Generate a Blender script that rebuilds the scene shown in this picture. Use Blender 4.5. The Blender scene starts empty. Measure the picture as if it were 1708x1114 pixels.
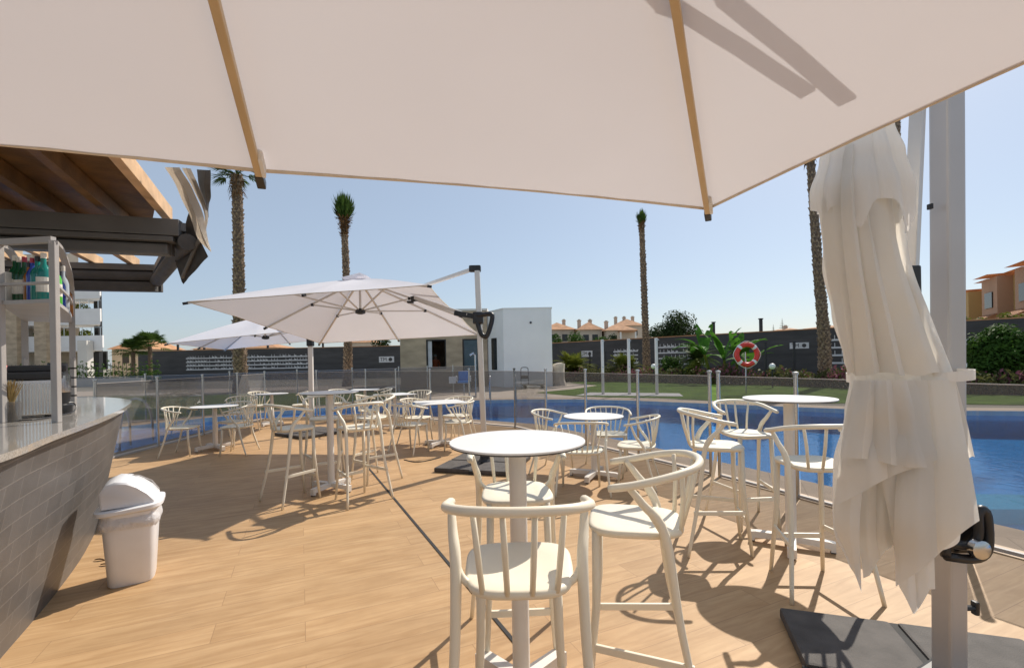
import bpy, bmesh, math, random
from mathutils import Vector, Matrix, noise
R = math.radians
C = bpy.context.scene
COL = C.collection
rnd = random.Random(7)

# ------------------------------------------------------------------ camera
HC = 1.42; FP = 775.0; PX0 = 854.0; PY0 = 600.0; RO = R(1.1)
cam = bpy.data.cameras.new('camera'); camo = bpy.data.objects.new('camera', cam); COL.objects.link(camo)
cam.sensor_width = 36; cam.lens = FP/1708*36; cam.shift_y = (PY0-557)/1708
cam.clip_start = 0.05; cam.clip_end = 1500
cr, sr = math.cos(RO), math.sin(RO)
camo.matrix_world = Matrix(((cr, sr, 0, 0), (0, 0, -1, 0), (-sr, cr, 0, HC), (0, 0, 0, 1)))
C.camera = camo
# ------------------------------------------------------------------ light
SUNV = Vector((.66, .80, 1.0)).normalized()          # towards the sun
elev = math.asin(SUNV.z); azi = math.atan2(SUNV.x, SUNV.y)
w = bpy.data.worlds.new('World'); C.world = w; w.use_nodes = True
nt = w.node_tree; nt.nodes.clear()
sky = nt.nodes.new('ShaderNodeTexSky'); sky.sky_type = 'NISHITA'; sky.sun_disc = False
sky.sun_elevation = elev; sky.sun_rotation = azi; sky.air_density = 1.0; sky.dust_density = .9; sky.ozone_density = 3.0
bg = nt.nodes.new('ShaderNodeBackground'); bg.inputs[1].default_value = 0.092
wo = nt.nodes.new('ShaderNodeOutputWorld')
hz = nt.nodes.new('ShaderNodeMix'); hz.data_type = 'RGBA'; hz.inputs[0].default_value = .52
hz.inputs[7].default_value = (4.6, 5.25, 6.0, 1)          # even haze veil over the whole sky
nt.links.new(sky.outputs[0], hz.inputs[6]); nt.links.new(hz.outputs[2], bg.inputs[0]); nt.links.new(bg.outputs[0], wo.inputs[0])
sun = bpy.data.lights.new('sun', 'SUN'); sun.energy = 3.8; sun.angle = R(.53); sun.color = (1, .92, .81)
suno = bpy.data.objects.new('sun', sun); COL.objects.link(suno)
suno.rotation_euler = SUNV.to_track_quat('Z', 'Y').to_euler()
C.view_settings.view_transform = 'Standard'; C.view_settings.look = 'None'
C.view_settings.exposure = 0.4; C.view_settings.gamma = 1.0

# ------------------------------------------------------------------ pixel to world
def ray(px, py):
    dx = px-PX0; dy = PY0-py
    return (dx*cr+dy*sr)/FP, (-dx*sr+dy*cr)/FP
def P(px, py, z=0.0):
    a, b = ray(px, py); d = (z-HC)/b
    return Vector((a*d, d, z))
def Dp(px, py, d):
    a, b = ray(px, py)
    return Vector((a*d, d, HC+b*d))

# ------------------------------------------------------------------ materials
def _n(m, t): return m.node_tree.nodes.new(t)
def mat(name, col, rough=.6, var=.12, vs=6.0, bump=0., bs=40., metal=0., col2=None, spec=.5, stretch=None, trans=0.):
    m = bpy.data.materials.new(name); m.use_nodes = True; L = m.node_tree.links
    b = m.node_tree.nodes['Principled BSDF']
    tc = _n(m, 'ShaderNodeTexCoord'); mp = _n(m, 'ShaderNodeMapping')
    L.new(tc.outputs['Object'], mp.inputs[0])
    if stretch: mp.inputs['Scale'].default_value = stretch
    nz = _n(m, 'ShaderNodeTexNoise'); nz.inputs['Scale'].default_value = vs; nz.inputs['Detail'].default_value = 6
    L.new(mp.outputs[0], nz.inputs[0])
    rp = _n(m, 'ShaderNodeValToRGB')
    c2 = col2 or tuple(max(0, c*(1-var)) for c in col); c1 = col if col2 else tuple(min(1, c*(1+var*.6)) for c in col)
    rp.color_ramp.elements[0].position = .32; rp.color_ramp.elements[1].position = .68
    rp.color_ramp.elements[0].color = (*c2, 1); rp.color_ramp.elements[1].color = (*c1, 1)
    L.new(nz.outputs[0], rp.inputs[0]); L.new(rp.outputs[0], b.inputs['Base Color'])
    b.inputs['Roughness'].default_value = rough; b.inputs['Metallic'].default_value = metal
    b.inputs['Specular IOR Level'].default_value = spec
    if bump:
        n2 = _n(m, 'ShaderNodeTexNoise'); n2.inputs['Scale'].default_value = bs; n2.inputs['Detail'].default_value = 4
        L.new(mp.outputs[0], n2.inputs[0])
        bp = _n(m, 'ShaderNodeBump'); bp.inputs['Strength'].default_value = bump; bp.inputs['Distance'].default_value = .02
        L.new(n2.outputs[0], bp.inputs['Height']); L.new(bp.outputs[0], b.inputs['Normal'])
    if trans:
        tr = _n(m, 'ShaderNodeBsdfTranslucent'); L.new(rp.outputs[0], tr.inputs[0])
        mx = _n(m, 'ShaderNodeMixShader'); mx.inputs[0].default_value = trans
        out = m.node_tree.nodes['Material Output']
        L.new(b.outputs[0], mx.inputs[1]); L.new(tr.outputs[0], mx.inputs[2]); L.new(mx.outputs[0], out.inputs[0])
    return m
M = {}
M['cream'] = mat('cream_plastic', (.83, .765, .62), .42, .05, 3, .03, 300)
M['white'] = mat('white_laminate', (.80, .79, .77), .35, .03, 5)
M['edge'] = mat('dark_laminate_edge', (.06, .055, .05), .5)
M['whitemetal'] = mat('white_powder_coat', (.78, .74, .68), .45, .05, 4, .02, 200)
M['alu'] = mat('brushed_aluminium', (.66, .62, .57), .38, .08, 3, .03, 200, metal=.55, stretch=(1, 1, .05))
M['mast'] = mat('satin_grey_mast', (.52, .50, .485), .4, .06, 3, .02, 200, metal=.35)
M['steel'] = mat('stainless_steel', (.55, .55, .55), .22, .08, 6, metal=1.)
M['black'] = mat('black_plastic', (.018, .018, .02), .4, .3, 10)
M['rubber'] = mat('dark_rubber', (.03, .03, .03), .8, .2, 10)
M['slab'] = mat('grey_granulate_base', (.085, .075, .068), .75, .3, 9, .25, 160)
M['canopy'] = mat('off_white_canopy', (.79, .78, .82), .85, .03, 1.1, .12, 3.5, spec=.1, trans=.23)
M['fold'] = mat('off_white_folded_canopy', (.94, .915, .87), .9, .03, 3, .22, 7, spec=.1, trans=.40)
M['hem'] = mat('beige_hem', (.70, .60, .47), .8, .1, 20)
M['rib'] = mat('beige_rib', (.60, .45, .27), .5, .1, 6)
M['bin'] = mat('white_bin_plastic', (.78, .78, .80), .35, .03, 8)
M['bag'] = mat('white_bin_liner', (.78, .77, .78), .3, .05, 15, .6, 30, trans=.25)
M['timber'] = mat('timber', (.17, .085, .024), .6, .35, 5, .2, 30, stretch=(1, 1, 1))  # darkened, the shade under the roof is put into the colour
M['timber_lit'] = mat('sunlit_timber', (.62, .40, .22), .6, .25, 5, .2, 30)  # same timber in a pale tone, sunlight painted into the colour
M['grey'] = mat('grey_aluminium_beam', (.125, .12, .115), .5, .15, 3, .03, 100)
M['awn'] = mat('dark_grey_awning', (.075, .068, .062), .7, .2, 6, .1, 100)
M['awnl'] = mat('beige_awning_fabric', (.62, .56, .48), .85, .12, 6, .15, 40, trans=.2)
M['rack'] = mat('grey_painted_steel', (.40, .37, .345), .45, .08, 6)
M['stone'] = mat('travertine_cladding', (.58, .45, .31), .8, .3, .9, .15, 30, col2=(.38, .29, .20), stretch=(1.2, 1.2, 3))
M['render'] = mat('white_render', (.86, .85, .84), .85, .04, 1, .08, 60)
M['renderw'] = mat('warm_white_render', (.70, .66, .60), .85, .05, 1, .08, 60)
M['darkwall'] = mat('anthracite_wall', (.072, .069, .069), .8, .28, .5, .1, 40, stretch=(1, 1, 5))
M['print'] = mat('pale_print', (.66, .66, .66), .7, .1, 3)
M['window'] = mat('dark_window', (.02, .022, .024), .15, .2, 2)
M['bwin'] = mat('bluish_window', (.05, .10, .13), .15, .2, 2)
M['red'] = mat('red_plastic', (.72, .045, .03), .4, .08, 6)
M['trunk'] = mat('palm_bark', (.24, .16, .105), .9, .5, 14, .8, 30, col2=(.07, .05, .035))
M['trunkold'] = mat('palm_leaf_stubs', (.46, .33, .22), .9, .5, 9, .5, 30, col2=(.12, .075, .045))
M['skirt'] = mat('dead_palm_leaves', (.24, .13, .055), .9, .3, 8, col2=(.10, .05, .02))
def leafmat(n, a, b, t=.3): return mat(n, a, .65, .3, 3.5, 0, col2=b, trans=t, spec=.12)
M['palmleaf'] = leafmat('palm_leaf', (.09, .15, .028), (.035, .07, .015))
M['leaf'] = leafmat('leaf_green', (.075, .15, .02), (.03, .07, .012))
M['leafd'] = leafmat('leaf_dark', (.045, .075, .02), (.02, .035, .012))
M['leafy'] = leafmat('leaf_yellowish', (.22, .24, .035), (.09, .12, .02))
M['banana'] = leafmat('banana_leaf', (.10, .26, .03), (.05, .13, .02), .35)
M['pink'] = leafmat('pink_blossom', (.30, .10, .13), (.16, .07, .08), .2)
M['dry'] = mat('dry_straw', (.42, .29, .11), .9, .35, 30, .3, 60)
M['roof'] = mat('terracotta_tiles', (.50, .26, .13), .85, .3, 1.2, .3, 10)
M['cwall'] = mat('cream_house_wall', (.58, .50, .40), .85, .12, .5)
M['owall'] = mat('ochre_house_wall', (.50, .30, .19), .85, .15, .4)
M['oyel'] = mat('yellow_ochre_house_wall', (.55, .36, .14), .85, .12, .4)
M['blue'] = mat('blue_plastic', (.07, .25, .60), .4, .1, 5)
M['skin'] = mat('skin', (.45, .25, .17), .55, .08, 20)
M['orange'] = mat('orange_shirt', (.50, .13, .05), .85, .15, 12)
M['cap'] = mat('pale_cap', (.42, .45, .44), .8, .1, 12)
M['lamp'] = mat('white_globe', (.85, .84, .80), .4, .03, 5)
M['glassg'] = mat('green_bottle_glass', (.01, .085, .035), .08, .2, 8)
M['glasst'] = mat('teal_bottle_glass', (.01, .20, .17), .08, .2, 8)
M['glassb'] = mat('blue_bottle_glass', (.03, .07, .38), .08, .2, 8)
M['glassa'] = mat('amber_bottle_glass', (.32, .12, .02), .08, .2, 8)
M['glassc'] = mat('clear_bottle_glass', (.42, .46, .50), .08, .1, 8)
M['glassl'] = mat('lime_bottle_glass', (.10, .48, .05), .15, .1, 8)
M['label'] = mat('paper_label', (.72, .68, .60), .7, .1, 20)
M['redcap'] = mat('red_foil_cap', (.38, .02, .04), .35, .1, 20)
M['limestone'] = mat('pale_rock', (.50, .45, .38), .9, .25, 3, .5, 10)
M['pave'] = mat('pale_paving', (.60, .50, .40), .8, .12, 2, .08, 60)
M['soil'] = mat('garden_soil', (.16, .13, .095), .95, .3, 2, .3, 20)

def ground_mats():
    # wood-look planks
    m = bpy.data.materials.new('wood_look_planks'); m.use_nodes = True; L = m.node_tree.links
    b = m.node_tree.nodes['Principled BSDF']; tc = _n(m, 'ShaderNodeTexCoord'); mp = _n(m, 'ShaderNodeMapping')
    L.new(tc.outputs['Object'], mp.inputs[0]); mp.inputs['Rotation'].default_value = (0, 0, -R(24.5))
    br = _n(m, 'ShaderNodeTexBrick'); br.inputs['Scale'].default_value = 1; br.inputs['Brick Width'].default_value = 1.2
    br.inputs['Row Height'].default_value = .2; br.inputs['Mortar Size'].default_value = .0018; br.offset = .37
    br.inputs['Color1'].default_value = (0, 0, 0, 1); br.inputs['Color2'].default_value = (1, 1, 1, 1); br.inputs['Mortar'].default_value = (.5, .5, .5, 1)
    br.inputs['Bias'].default_value = 0
    L.new(mp.outputs[0], br.inputs[0])
    m2 = _n(m, 'ShaderNodeMapping'); m2.inputs['Scale'].default_value = (1.1, 9, 1); L.new(mp.outputs[0], m2.inputs[0])
    # shift the grain for every plank
    ad = _n(m, 'ShaderNodeVectorMath'); ad.operation = 'ADD'; sc = _n(m, 'ShaderNodeVectorMath'); sc.operation = 'SCALE'; sc.inputs['Scale'].default_value = 13
    L.new(br.outputs['Color'], sc.inputs[0]); L.new(m2.outputs[0], ad.inputs[0]); L.new(sc.outputs[0], ad.inputs[1])
    nz = _n(m, 'ShaderNodeTexNoise'); nz.inputs['Scale'].default_value = 2.2; nz.inputs['Detail'].default_value = 8; nz.inputs['Distortion'].default_value = .9
    L.new(ad.outputs[0], nz.inputs[0])
    rp = _n(m, 'ShaderNodeValToRGB'); e = rp.color_ramp.elements
    e[0].position = .28; e[0].color = (.44, .265, .125, 1); e[1].position = .72; e[1].color = (.60, .395, .21, 1)
    L.new(nz.outputs[0], rp.inputs[0])
    mx = _n(m, 'ShaderNodeMix'); mx.data_type = 'RGBA'; mx.blend_type = 'MULTIPLY'; mx.inputs[0].default_value = 1
    r2 = _n(m, 'ShaderNodeValToRGB'); r2.color_ramp.elements[0].color = (.90, .90, .90, 1); r2.color_ramp.elements[1].color = (1, 1, 1, 1)
    L.new(br.outputs['Color'], r2.inputs[0]); L.new(rp.outputs[0], mx.inputs[6]); L.new(r2.outputs[0], mx.inputs[7])
    m3 = _n(m, 'ShaderNodeMix'); m3.data_type = 'RGBA'; L.new(br.outputs['Fac'], m3.inputs[0]); L.new(mx.outputs[2], m3.inputs[6]); m3.inputs[7].default_value = (.35, .21, .105, 1)
    # faint large stains
    n4 = _n(m, 'ShaderNodeTexNoise'); n4.inputs['Scale'].default_value = .9; n4.inputs['Detail'].default_value = 9; n4.inputs['Roughness'].default_value = .7
    L.new(tc.outputs['Object'], n4.inputs[0]); r4 = _n(m, 'ShaderNodeValToRGB'); r4.color_ramp.elements[0].position = .38; r4.color_ramp.elements[0].color = (.87, .86, .85, 1); r4.color_ramp.elements[1].position = .58; r4.color_ramp.elements[1].color = (1, 1, 1, 1)
    m5 = _n(m, 'ShaderNodeMix'); m5.data_type = 'RGBA'; m5.blend_type = 'MULTIPLY'; m5.inputs[0].default_value = 1
    L.new(n4.outputs[0], r4.inputs[0]); L.new(m3.outputs[2], m5.inputs[6]); L.new(r4.outputs[0], m5.inputs[7])
    L.new(m5.outputs[2], b.inputs['Base Color']); b.inputs['Roughness'].default_value = .55; b.inputs['Specular IOR Level'].default_value = .35
    bp = _n(m, 'ShaderNodeBump'); bp.inputs['Strength'].default_value = .25; bp.inputs['Distance'].default_value = .004
    L.new(nz.outputs[0], bp.inputs['Height']); L.new(bp.outputs[0], b.inputs['Normal'])
    M['deck'] = m
    # tiles by brick texture
    def tile(name, c1, c2, mc, wdt, h, ms, rough, rot=0, uv=False, off=.5, bump=.3):
        m = bpy.data.materials.new(name); m.use_nodes = True; L = m.node_tree.links
        b = m.node_tree.nodes['Principled BSDF']; tc = _n(m, 'ShaderNodeTexCoord'); mp = _n(m, 'ShaderNodeMapping')
        L.new(tc.outputs['UV' if uv else 'Object'], mp.inputs[0]); mp.inputs['Rotation'].default_value = (0, 0, rot)
        br = _n(m, 'ShaderNodeTexBrick'); br.inputs['Scale'].default_value = 1; br.inputs['Brick Width'].default_value = wdt
        br.inputs['Row Height'].default_value = h; br.inputs['Mortar Size'].default_value = ms; br.offset = off
        br.inputs['Color1'].default_value = (*c1, 1); br.inputs['Color2'].default_value = (*c2, 1); br.inputs['Mortar'].default_value = (*mc, 1)
        L.new(mp.outputs[0], br.inputs[0])
        nz = _n(m, 'ShaderNodeTexNoise'); nz.inputs['Scale'].default_value = 5; nz.inputs['Detail'].default_value = 7; L.new(mp.outputs[0], nz.inputs[0])
        r2 = _n(m, 'ShaderNodeValToRGB'); r2.color_ramp.elements[0].position = .3; r2.color_ramp.elements[0].color = (.8, .8, .8, 1); r2.color_ramp.elements[1].position = .7; r2.color_ramp.elements[1].color = (1.0, 1.0, 1.0, 1)
        mx = _n(m, 'ShaderNodeMix'); mx.data_type = 'RGBA'; mx.blend_type = 'MULTIPLY'; mx.inputs[0].default_value = 1
        L.new(nz.outputs[0], r2.inputs[0]); L.new(br.outputs['Color'], mx.inputs[6]); L.new(r2.outputs[0], mx.inputs[7])
        L.new(mx.outputs[2], b.inputs['Base Color']); b.inputs['Roughness'].default_value = rough
        bp = _n(m, 'ShaderNodeBump'); bp.inputs['Strength'].default_value = bump; bp.inputs['Distance'].default_value = .003; bp.invert = True
        L.new(br.outputs['Fac'], bp.inputs['Height']); L.new(bp.outputs[0], b.inputs['Normal'])
        return m
    M['coping'] = tile('sandstone_coping', (.56, .43, .31), (.50, .38, .27), (.33, .25, .18), .6, .6, .004, .75, rot=R(26))
    M['bartile'] = tile('grey_bar_tiles', (.128, .122, .120), (.10, .096, .095), (.19, .18, .17), .22, .105, .0028, .42, uv=True, off=.33)
    M['pooltile'] = tile('blue_pool_mosaic', (.42, .72, .86), (.32, .62, .80), (.6, .75, .8), .25, .25, .006, .4)
    M['whitetile'] = tile('white_paving', (.66, .64, .62), (.6, .58, .56), (.4, .4, .4), .5, .5, .005, .8)
    # granite
    m = mat('speckled_granite', (.42, .395, .36), .07, .3, 140, 0, col2=(.24, .22, .20)); M['granite'] = m
    # lawn
    m = mat('lawn_grass', (.125, .22, .025), .9, .3, 1.2, 1.0, 90, col2=(.06, .115, .012), spec=.1); M['lawn'] = m
    M['ground'] = mat('dusty_ground', (.30, .27, .21), .95, .25, .25, .2, 8)
    # water
    m = bpy.data.materials.new('pool_water'); m.use_nodes = True; L = m.node_tree.links; N = m.node_tree.nodes; N.clear()
    out = _n(m, 'ShaderNodeOutputMaterial'); tr = _n(m, 'ShaderNodeBsdfTransparent'); tr.inputs[0].default_value = (.13, .60, .93, 1)
    gl = _n(m, 'ShaderNodeBsdfGlossy'); gl.inputs['Roughness'].default_value = .02; gl.inputs[0].default_value = (.75, .88, 1, 1)
    fr = _n(m, 'ShaderNodeFresnel'); fr.inputs[0].default_value = 1.13; mx = _n(m, 'ShaderNodeMixShader')
    tc = _n(m, 'ShaderNodeTexCoord'); nz = _n(m, 'ShaderNodeTexNoise'); nz.inputs['Scale'].default_value = 5.5; nz.inputs['Detail'].default_value = 4; nz.inputs['Distortion'].default_value = .8
    bp = _n(m, 'ShaderNodeBump'); bp.inputs['Strength'].default_value = .12; bp.inputs['Distance'].default_value = .03
    L.new(tc.outputs['Object'], nz.inputs[0]); L.new(nz.outputs[0], bp.inputs['Height'])
    L.new(bp.outputs[0], gl.inputs['Normal']); L.new(bp.outputs[0], fr.inputs['Normal'])
    fm = _n(m, 'ShaderNodeMath'); fm.operation = 'MULTIPLY'; fm.inputs[1].default_value = .42; L.new(fr.outputs[0], fm.inputs[0])
    L.new(fm.outputs[0], mx.inputs[0]); L.new(tr.outputs[0], mx.inputs[1]); L.new(gl.outputs[0], mx.inputs[2]); L.new(mx.outputs[0], out.inputs[0])
    M['water'] = m
    # tinted fence glass
    m = bpy.data.materials.new('smoked_fence_glass'); m.use_nodes = True; L = m.node_tree.links; N = m.node_tree.nodes; N.clear()
    out = _n(m, 'ShaderNodeOutputMaterial'); tr = _n(m, 'ShaderNodeBsdfTransparent'); tr.inputs[0].default_value = (.54, .54, .55, 1)
    gl = _n(m, 'ShaderNodeBsdfGlossy'); gl.inputs['Roughness'].default_value = .06; gl.inputs[0].default_value = (.45, .45, .45, 1)
    df = _n(m, 'ShaderNodeBsdfDiffuse'); df.inputs[0].default_value = (.35, .34, .33, 1)
    fr = _n(m, 'ShaderNodeFresnel'); fr.inputs[0].default_value = 1.35; mx = _n(m, 'ShaderNodeMixShader'); fm = _n(m, 'ShaderNodeMath'); fm.operation = 'MULTIPLY'; fm.inputs[1].default_value = .35; fm.use_clamp = True; m2 = _n(m, 'ShaderNodeMixShader'); m2.inputs[0].default_value = .28
    L.new(tr.outputs[0], m2.inputs[1]); L.new(df.outputs[0], m2.inputs[2]); L.new(fr.outputs[0], mx.inputs[0]); L.new(m2.outputs[0], mx.inputs[1]); L.new(gl.outputs[0], mx.inputs[2]); L.new(mx.outputs[0], out.inputs[0])
    L.new(fr.outputs[0], fm.inputs[0]); L.new(fm.outputs[0], mx.inputs[0])
    M['glass'] = m
ground_mats()

# ------------------------------------------------------------------ mesh helpers
def nb(): return bmesh.new()
def obj(name, bm, m, parent=None, smooth=False, loc=None, rz=0):
    me = bpy.data.meshes.new(name); bmesh.ops.recalc_face_normals(bm, faces=bm.faces) if not getattr(bm, 'norec', 0) else None
    bm.to_mesh(me); bm.free(); me.materials.append(M[m] if isinstance(m, str) else m)
    o = bpy.data.objects.new(name, me); COL.objects.link(o)
    if smooth:
        for p in me.polygons: p.use_smooth = True
        if smooth != 'all':
            me.set_sharp_from_angle(angle=R(40))
    if parent: o.parent = parent
    if loc is not None: o.location = loc
    o.rotation_euler.z = rz
    return o
def thing(name, label, cat, loc=(0, 0, 0), rz=0, group=None):
    o = bpy.data.objects.new(name, None); o.empty_display_size = .1; COL.objects.link(o)
    o.location = loc; o.rotation_euler.z = rz; return tag(o, label, cat, group)
def tag(o, label, cat, group=None):
    o['label'] = label; o['category'] = cat
    if group: o['group'] = group
    return o
def struct(o, kind='structure'): o['kind'] = kind; return o
def kids(o): return [c for c in bpy.data.objects if c.parent == o]
_KC = {}
def dup(root, loc, rz, label, group=None):
    r = root.copy(); COL.objects.link(r); r.location = loc; r.rotation_euler.z = rz; r['label'] = label
    if group: r['group'] = group
    if root.name not in _KC: _KC[root.name] = [(c, kids(c)) for c in kids(root)]
    for ch, gs in _KC[root.name]:
        c = ch.copy(); COL.objects.link(c); c.parent = r
        for g in gs:
            d = g.copy(); COL.objects.link(d); d.parent = c
    return r
def box(bm, c, s, rz=0, bev=0, rot=None):
    r = bmesh.ops.create_cube(bm, size=1)
    mt = Matrix.Translation(Vector(c)) @ (rot.to_4x4() if rot else Matrix.Rotation(rz, 4, 'Z')) @ Matrix.Diagonal((*s, 1))
    bmesh.ops.transform(bm, matrix=mt, verts=r['verts'])
    if bev:
        es = list({e for v in r['verts'] for e in v.link_edges})
        bmesh.ops.bevel(bm, geom=es, offset=bev, segments=2, affect='EDGES', profile=.6)
    return bm
def beam(bm, a, b, w_, h_, bev=0):
    a = Vector(a); b = Vector(b); d = b-a; q = d.to_track_quat('Y', 'Z').to_matrix()
    return box(bm, (a+b)/2, (w_, d.length, h_), rot=q, bev=bev)
def frames(pts):
    out = []; n = len(pts); up = None
    for i in range(n):
        t = (pts[min(i+1, n-1)]-pts[max(i-1, 0)]).normalized()
        if up is None:
            up = Vector((0, 0, 1)) if abs(t.z) < .9 else Vector((1, 0, 0))
        s = t.cross(up).normalized(); up = s.cross(t).normalized(); out.append((s, up))
    return out
def tube(bm, pts, rad, seg=8, flat=1.0, cap=True, closed=False):
    pts = [Vector(p) for p in pts]; n = len(pts)
    if not hasattr(rad, '__len__'): rad = [rad]*n
    fr = frames(pts); rings = []
    for p, r, (s, u) in zip(pts, rad, fr):
        rings.append([bm.verts.new(p+s*math.cos(2*math.pi*k/seg)*r+u*math.sin(2*math.pi*k/seg)*r*flat) for k in range(seg)])
    for i in range(n-1):
        for k in range(seg):
            bm.faces.new((rings[i][k], rings[i][(k+1) % seg], rings[i+1][(k+1) % seg], rings[i+1][k]))
    if cap:
        bm.faces.new(rings[0][::-1]); bm.faces.new(rings[-1])
    return bm
def spline(pts, n=6):
    pts = [Vector(p) for p in pts]; q = [2*pts[0]-pts[1]]+pts+[2*pts[-1]-pts[-2]]; out = []
    for i in range(1, len(q)-2):
        for k in range(n):
            t = k/n
            out.append(.5*((2*q[i])+(-q[i-1]+q[i+1])*t+(2*q[i-1]-5*q[i]+4*q[i+1]-q[i+2])*t*t+(-q[i-1]+3*q[i]-3*q[i+1]+q[i+2])*t**3))
    out.append(pts[-1]); return out
def lathe(bm, prof, seg=24, c=(0, 0, 0), sx=1, sy=1, cap=True):
    rings = []; c = Vector(c)
    for r, z in prof:
        rings.append([bm.verts.new(c+Vector((r*sx*math.cos(2*math.pi*k/seg), r*sy*math.sin(2*math.pi*k/seg), z))) for k in range(seg)])
    for i in range(len(rings)-1):
        for k in range(seg):
            bm.faces.new((rings[i][k], rings[i][(k+1) % seg], rings[i+1][(k+1) % seg], rings[i+1][k]))
    if cap: bm.faces.new(rings[0][::-1]); bm.faces.new(rings[-1])
    return bm
def prism(bm, poly, z0, z1):
    a = [bm.verts.new((x, y, z0)) for x, y in poly]; b = [bm.verts.new((x, y, z1)) for x, y in poly]
    n = len(poly); bm.faces.new(a[::-1]); bm.faces.new(b)
    for i in range(n): bm.faces.new((a[i], a[(i+1) % n], b[(i+1) % n], b[i]))
    return bm
def sheet(bm, poly, z):
    bm.faces.new([bm.verts.new((p[0], p[1], z)) for p in poly]); bmesh.ops.triangulate(bm, faces=bm.faces); return bm
def superell(a, b, n=28, e=3.2):
    out = []
    for k in range(n):
        t = 2*math.pi*k/n; c, s = math.cos(t), math.sin(t)
        out.append((a*math.copysign(abs(c)**(2/e), c), b*math.copysign(abs(s)**(2/e), s)))
    return out
def facing(fx, fy): return math.atan2(-fx, fy)

# ================================================================== SETTING
pool = [(-6.6, 3), (-6.6, 6), (-6.75, 12.25), (-3.9, 13.1), (-1.4, 11.55), (.6, 10.1), (1.85, 7.95), (2.95, 5.85), (3.6, 4.5), (4.15, 3.3), (5.3, .9), (7, -3), (26, -3), (26, 6.2),
        (19, 8.6), (14, 10.2), (11, 11.0), (9.6, 11.25), (8.7, 11.7), (7.3, 12.75), (5.5, 14.1), (4, 15.25), (2.4, 16.1), (.6, 16.5), (-1, 16.6), (-3.2, 16.3), (-5.2, 15.4), (-6.9, 14.2), (-8.3, 12.7), (-9.3, 11.1), (-10.6, 8), (-10.6, 3)]
def ring_fill(bm, outer, inner, z):
    vs = []
    for loop in (outer, inner):
        l = [bm.verts.new((x, y, z)) for x, y in loop]; vs += [bm.edges.new((l[i], l[(i+1) % len(l)])) for i in range(len(l))]
    bmesh.ops.triangle_fill(bm, edges=vs, use_beauty=True)
    for f in bm.faces:
        if f.normal.z < 0: f.normal_flip()
    bm.norec = 1
    return bm
def offset(poly, d):
    n = len(poly); out = []
    area = sum(poly[i][0]*poly[(i+1) % n][1]-poly[(i+1) % n][0]*poly[i][1] for i in range(n)); s = 1 if area > 0 else -1
    for i in range(n):
        p0, p1, p2 = Vector(poly[i-1]), Vector(poly[i]), Vector(poly[(i+1) % n])
        a = (p1-p0).normalized(); b = (p2-p1).normalized(); na = Vector((a.y, -a.x))*s; nb_ = Vector((b.y, -b.x))*s
        m_ = (na+nb_); m_ = m_/max(.35, m_.dot(na)) ; out.append(tuple(p1+m_*d))
    return out
class BM2:  # bmesh cannot carry attributes, so a tiny flag helper
    pass
def obj_n(name, bm, m, **k):
    me = bpy.data.meshes.new(name); bm.to_mesh(me); bm.free(); me.materials.append(M[m]); o = bpy.data.objects.new(name, me); COL.objects.link(o); return o
def fill2(outer, inner, z):
    bm = nb(); vs = []
    for loop in (outer, inner):
        l = [bm.verts.new((x, y, z)) for x, y in loop]; vs += [bm.edges.new((l[i], l[(i+1) % len(l)])) for i in range(len(l))]
    bmesh.ops.triangle_fill(bm, edges=vs, use_beauty=True)
    bm.normal_update()
    for f in bm.faces:
        if f.normal.z < 0: f.normal_flip()
    return bm
struct(obj_n('ground', fill2([(-600, -200), (600, -200), (600, 900), (-600, 900)], pool, 0), 'ground'))
struct(obj_n('pool_coping', fill2(offset(pool, .75), pool, .004), 'coping'))
bm = nb(); n = len(pool)
a = [bm.verts.new((x, y, .004)) for x, y in pool]; b = [bm.verts.new((x, y, -.58)) for x, y in pool]
for i in range(n): bm.faces.new((a[i], b[i], b[(i+1) % n], a[(i+1) % n]))
f = bm.faces.new(b); bmesh.ops.triangulate(bm, faces=[f]); struct(obj('pool_basin', bm, 'pooltile'))
struct(obj('water', sheet(nb(), pool, -.11), 'water'))
deckp = [(-6.2, 3), (-6.2, 7), (-6.4, 12), (-4, 12.65), (.04, 9.65), (2.34, 5.52), (2.93, 4.31), (3.42, 3.15), (4.7, .6), (6.3, -3), (-6.2, -3)]
struct(obj('deck', sheet(nb(), deckp, .008), 'deck'))
# submerged pale green block on the pool floor
gb = nb(); q = P(1650, 802, -.15); prism(gb, [(q.x-.45, q.y-.25), (q.x+.3, q.y-.3), (q.x+.75, q.y+.25), (q.x-.1, q.y+.35)], -.575, -.40)
M['gblock'] = mat('pale_green', (.55, .75, .45), .4, .1, 4)
struct(obj('green_block', gb, 'gblock'))
# drainage slot in the deck
dr = nb(); a = P(612, 778); b = P(862, 1078); prism(dr, [(a.x-.012, a.y), (a.x+.012, a.y), (b.x+.012, b.y), (b.x-.012, b.y)], .0085, .0125)
tag(obj('drain_channel', dr, 'rubber'), 'narrow black slot drain running diagonally across the wood look deck', 'drain')
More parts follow.
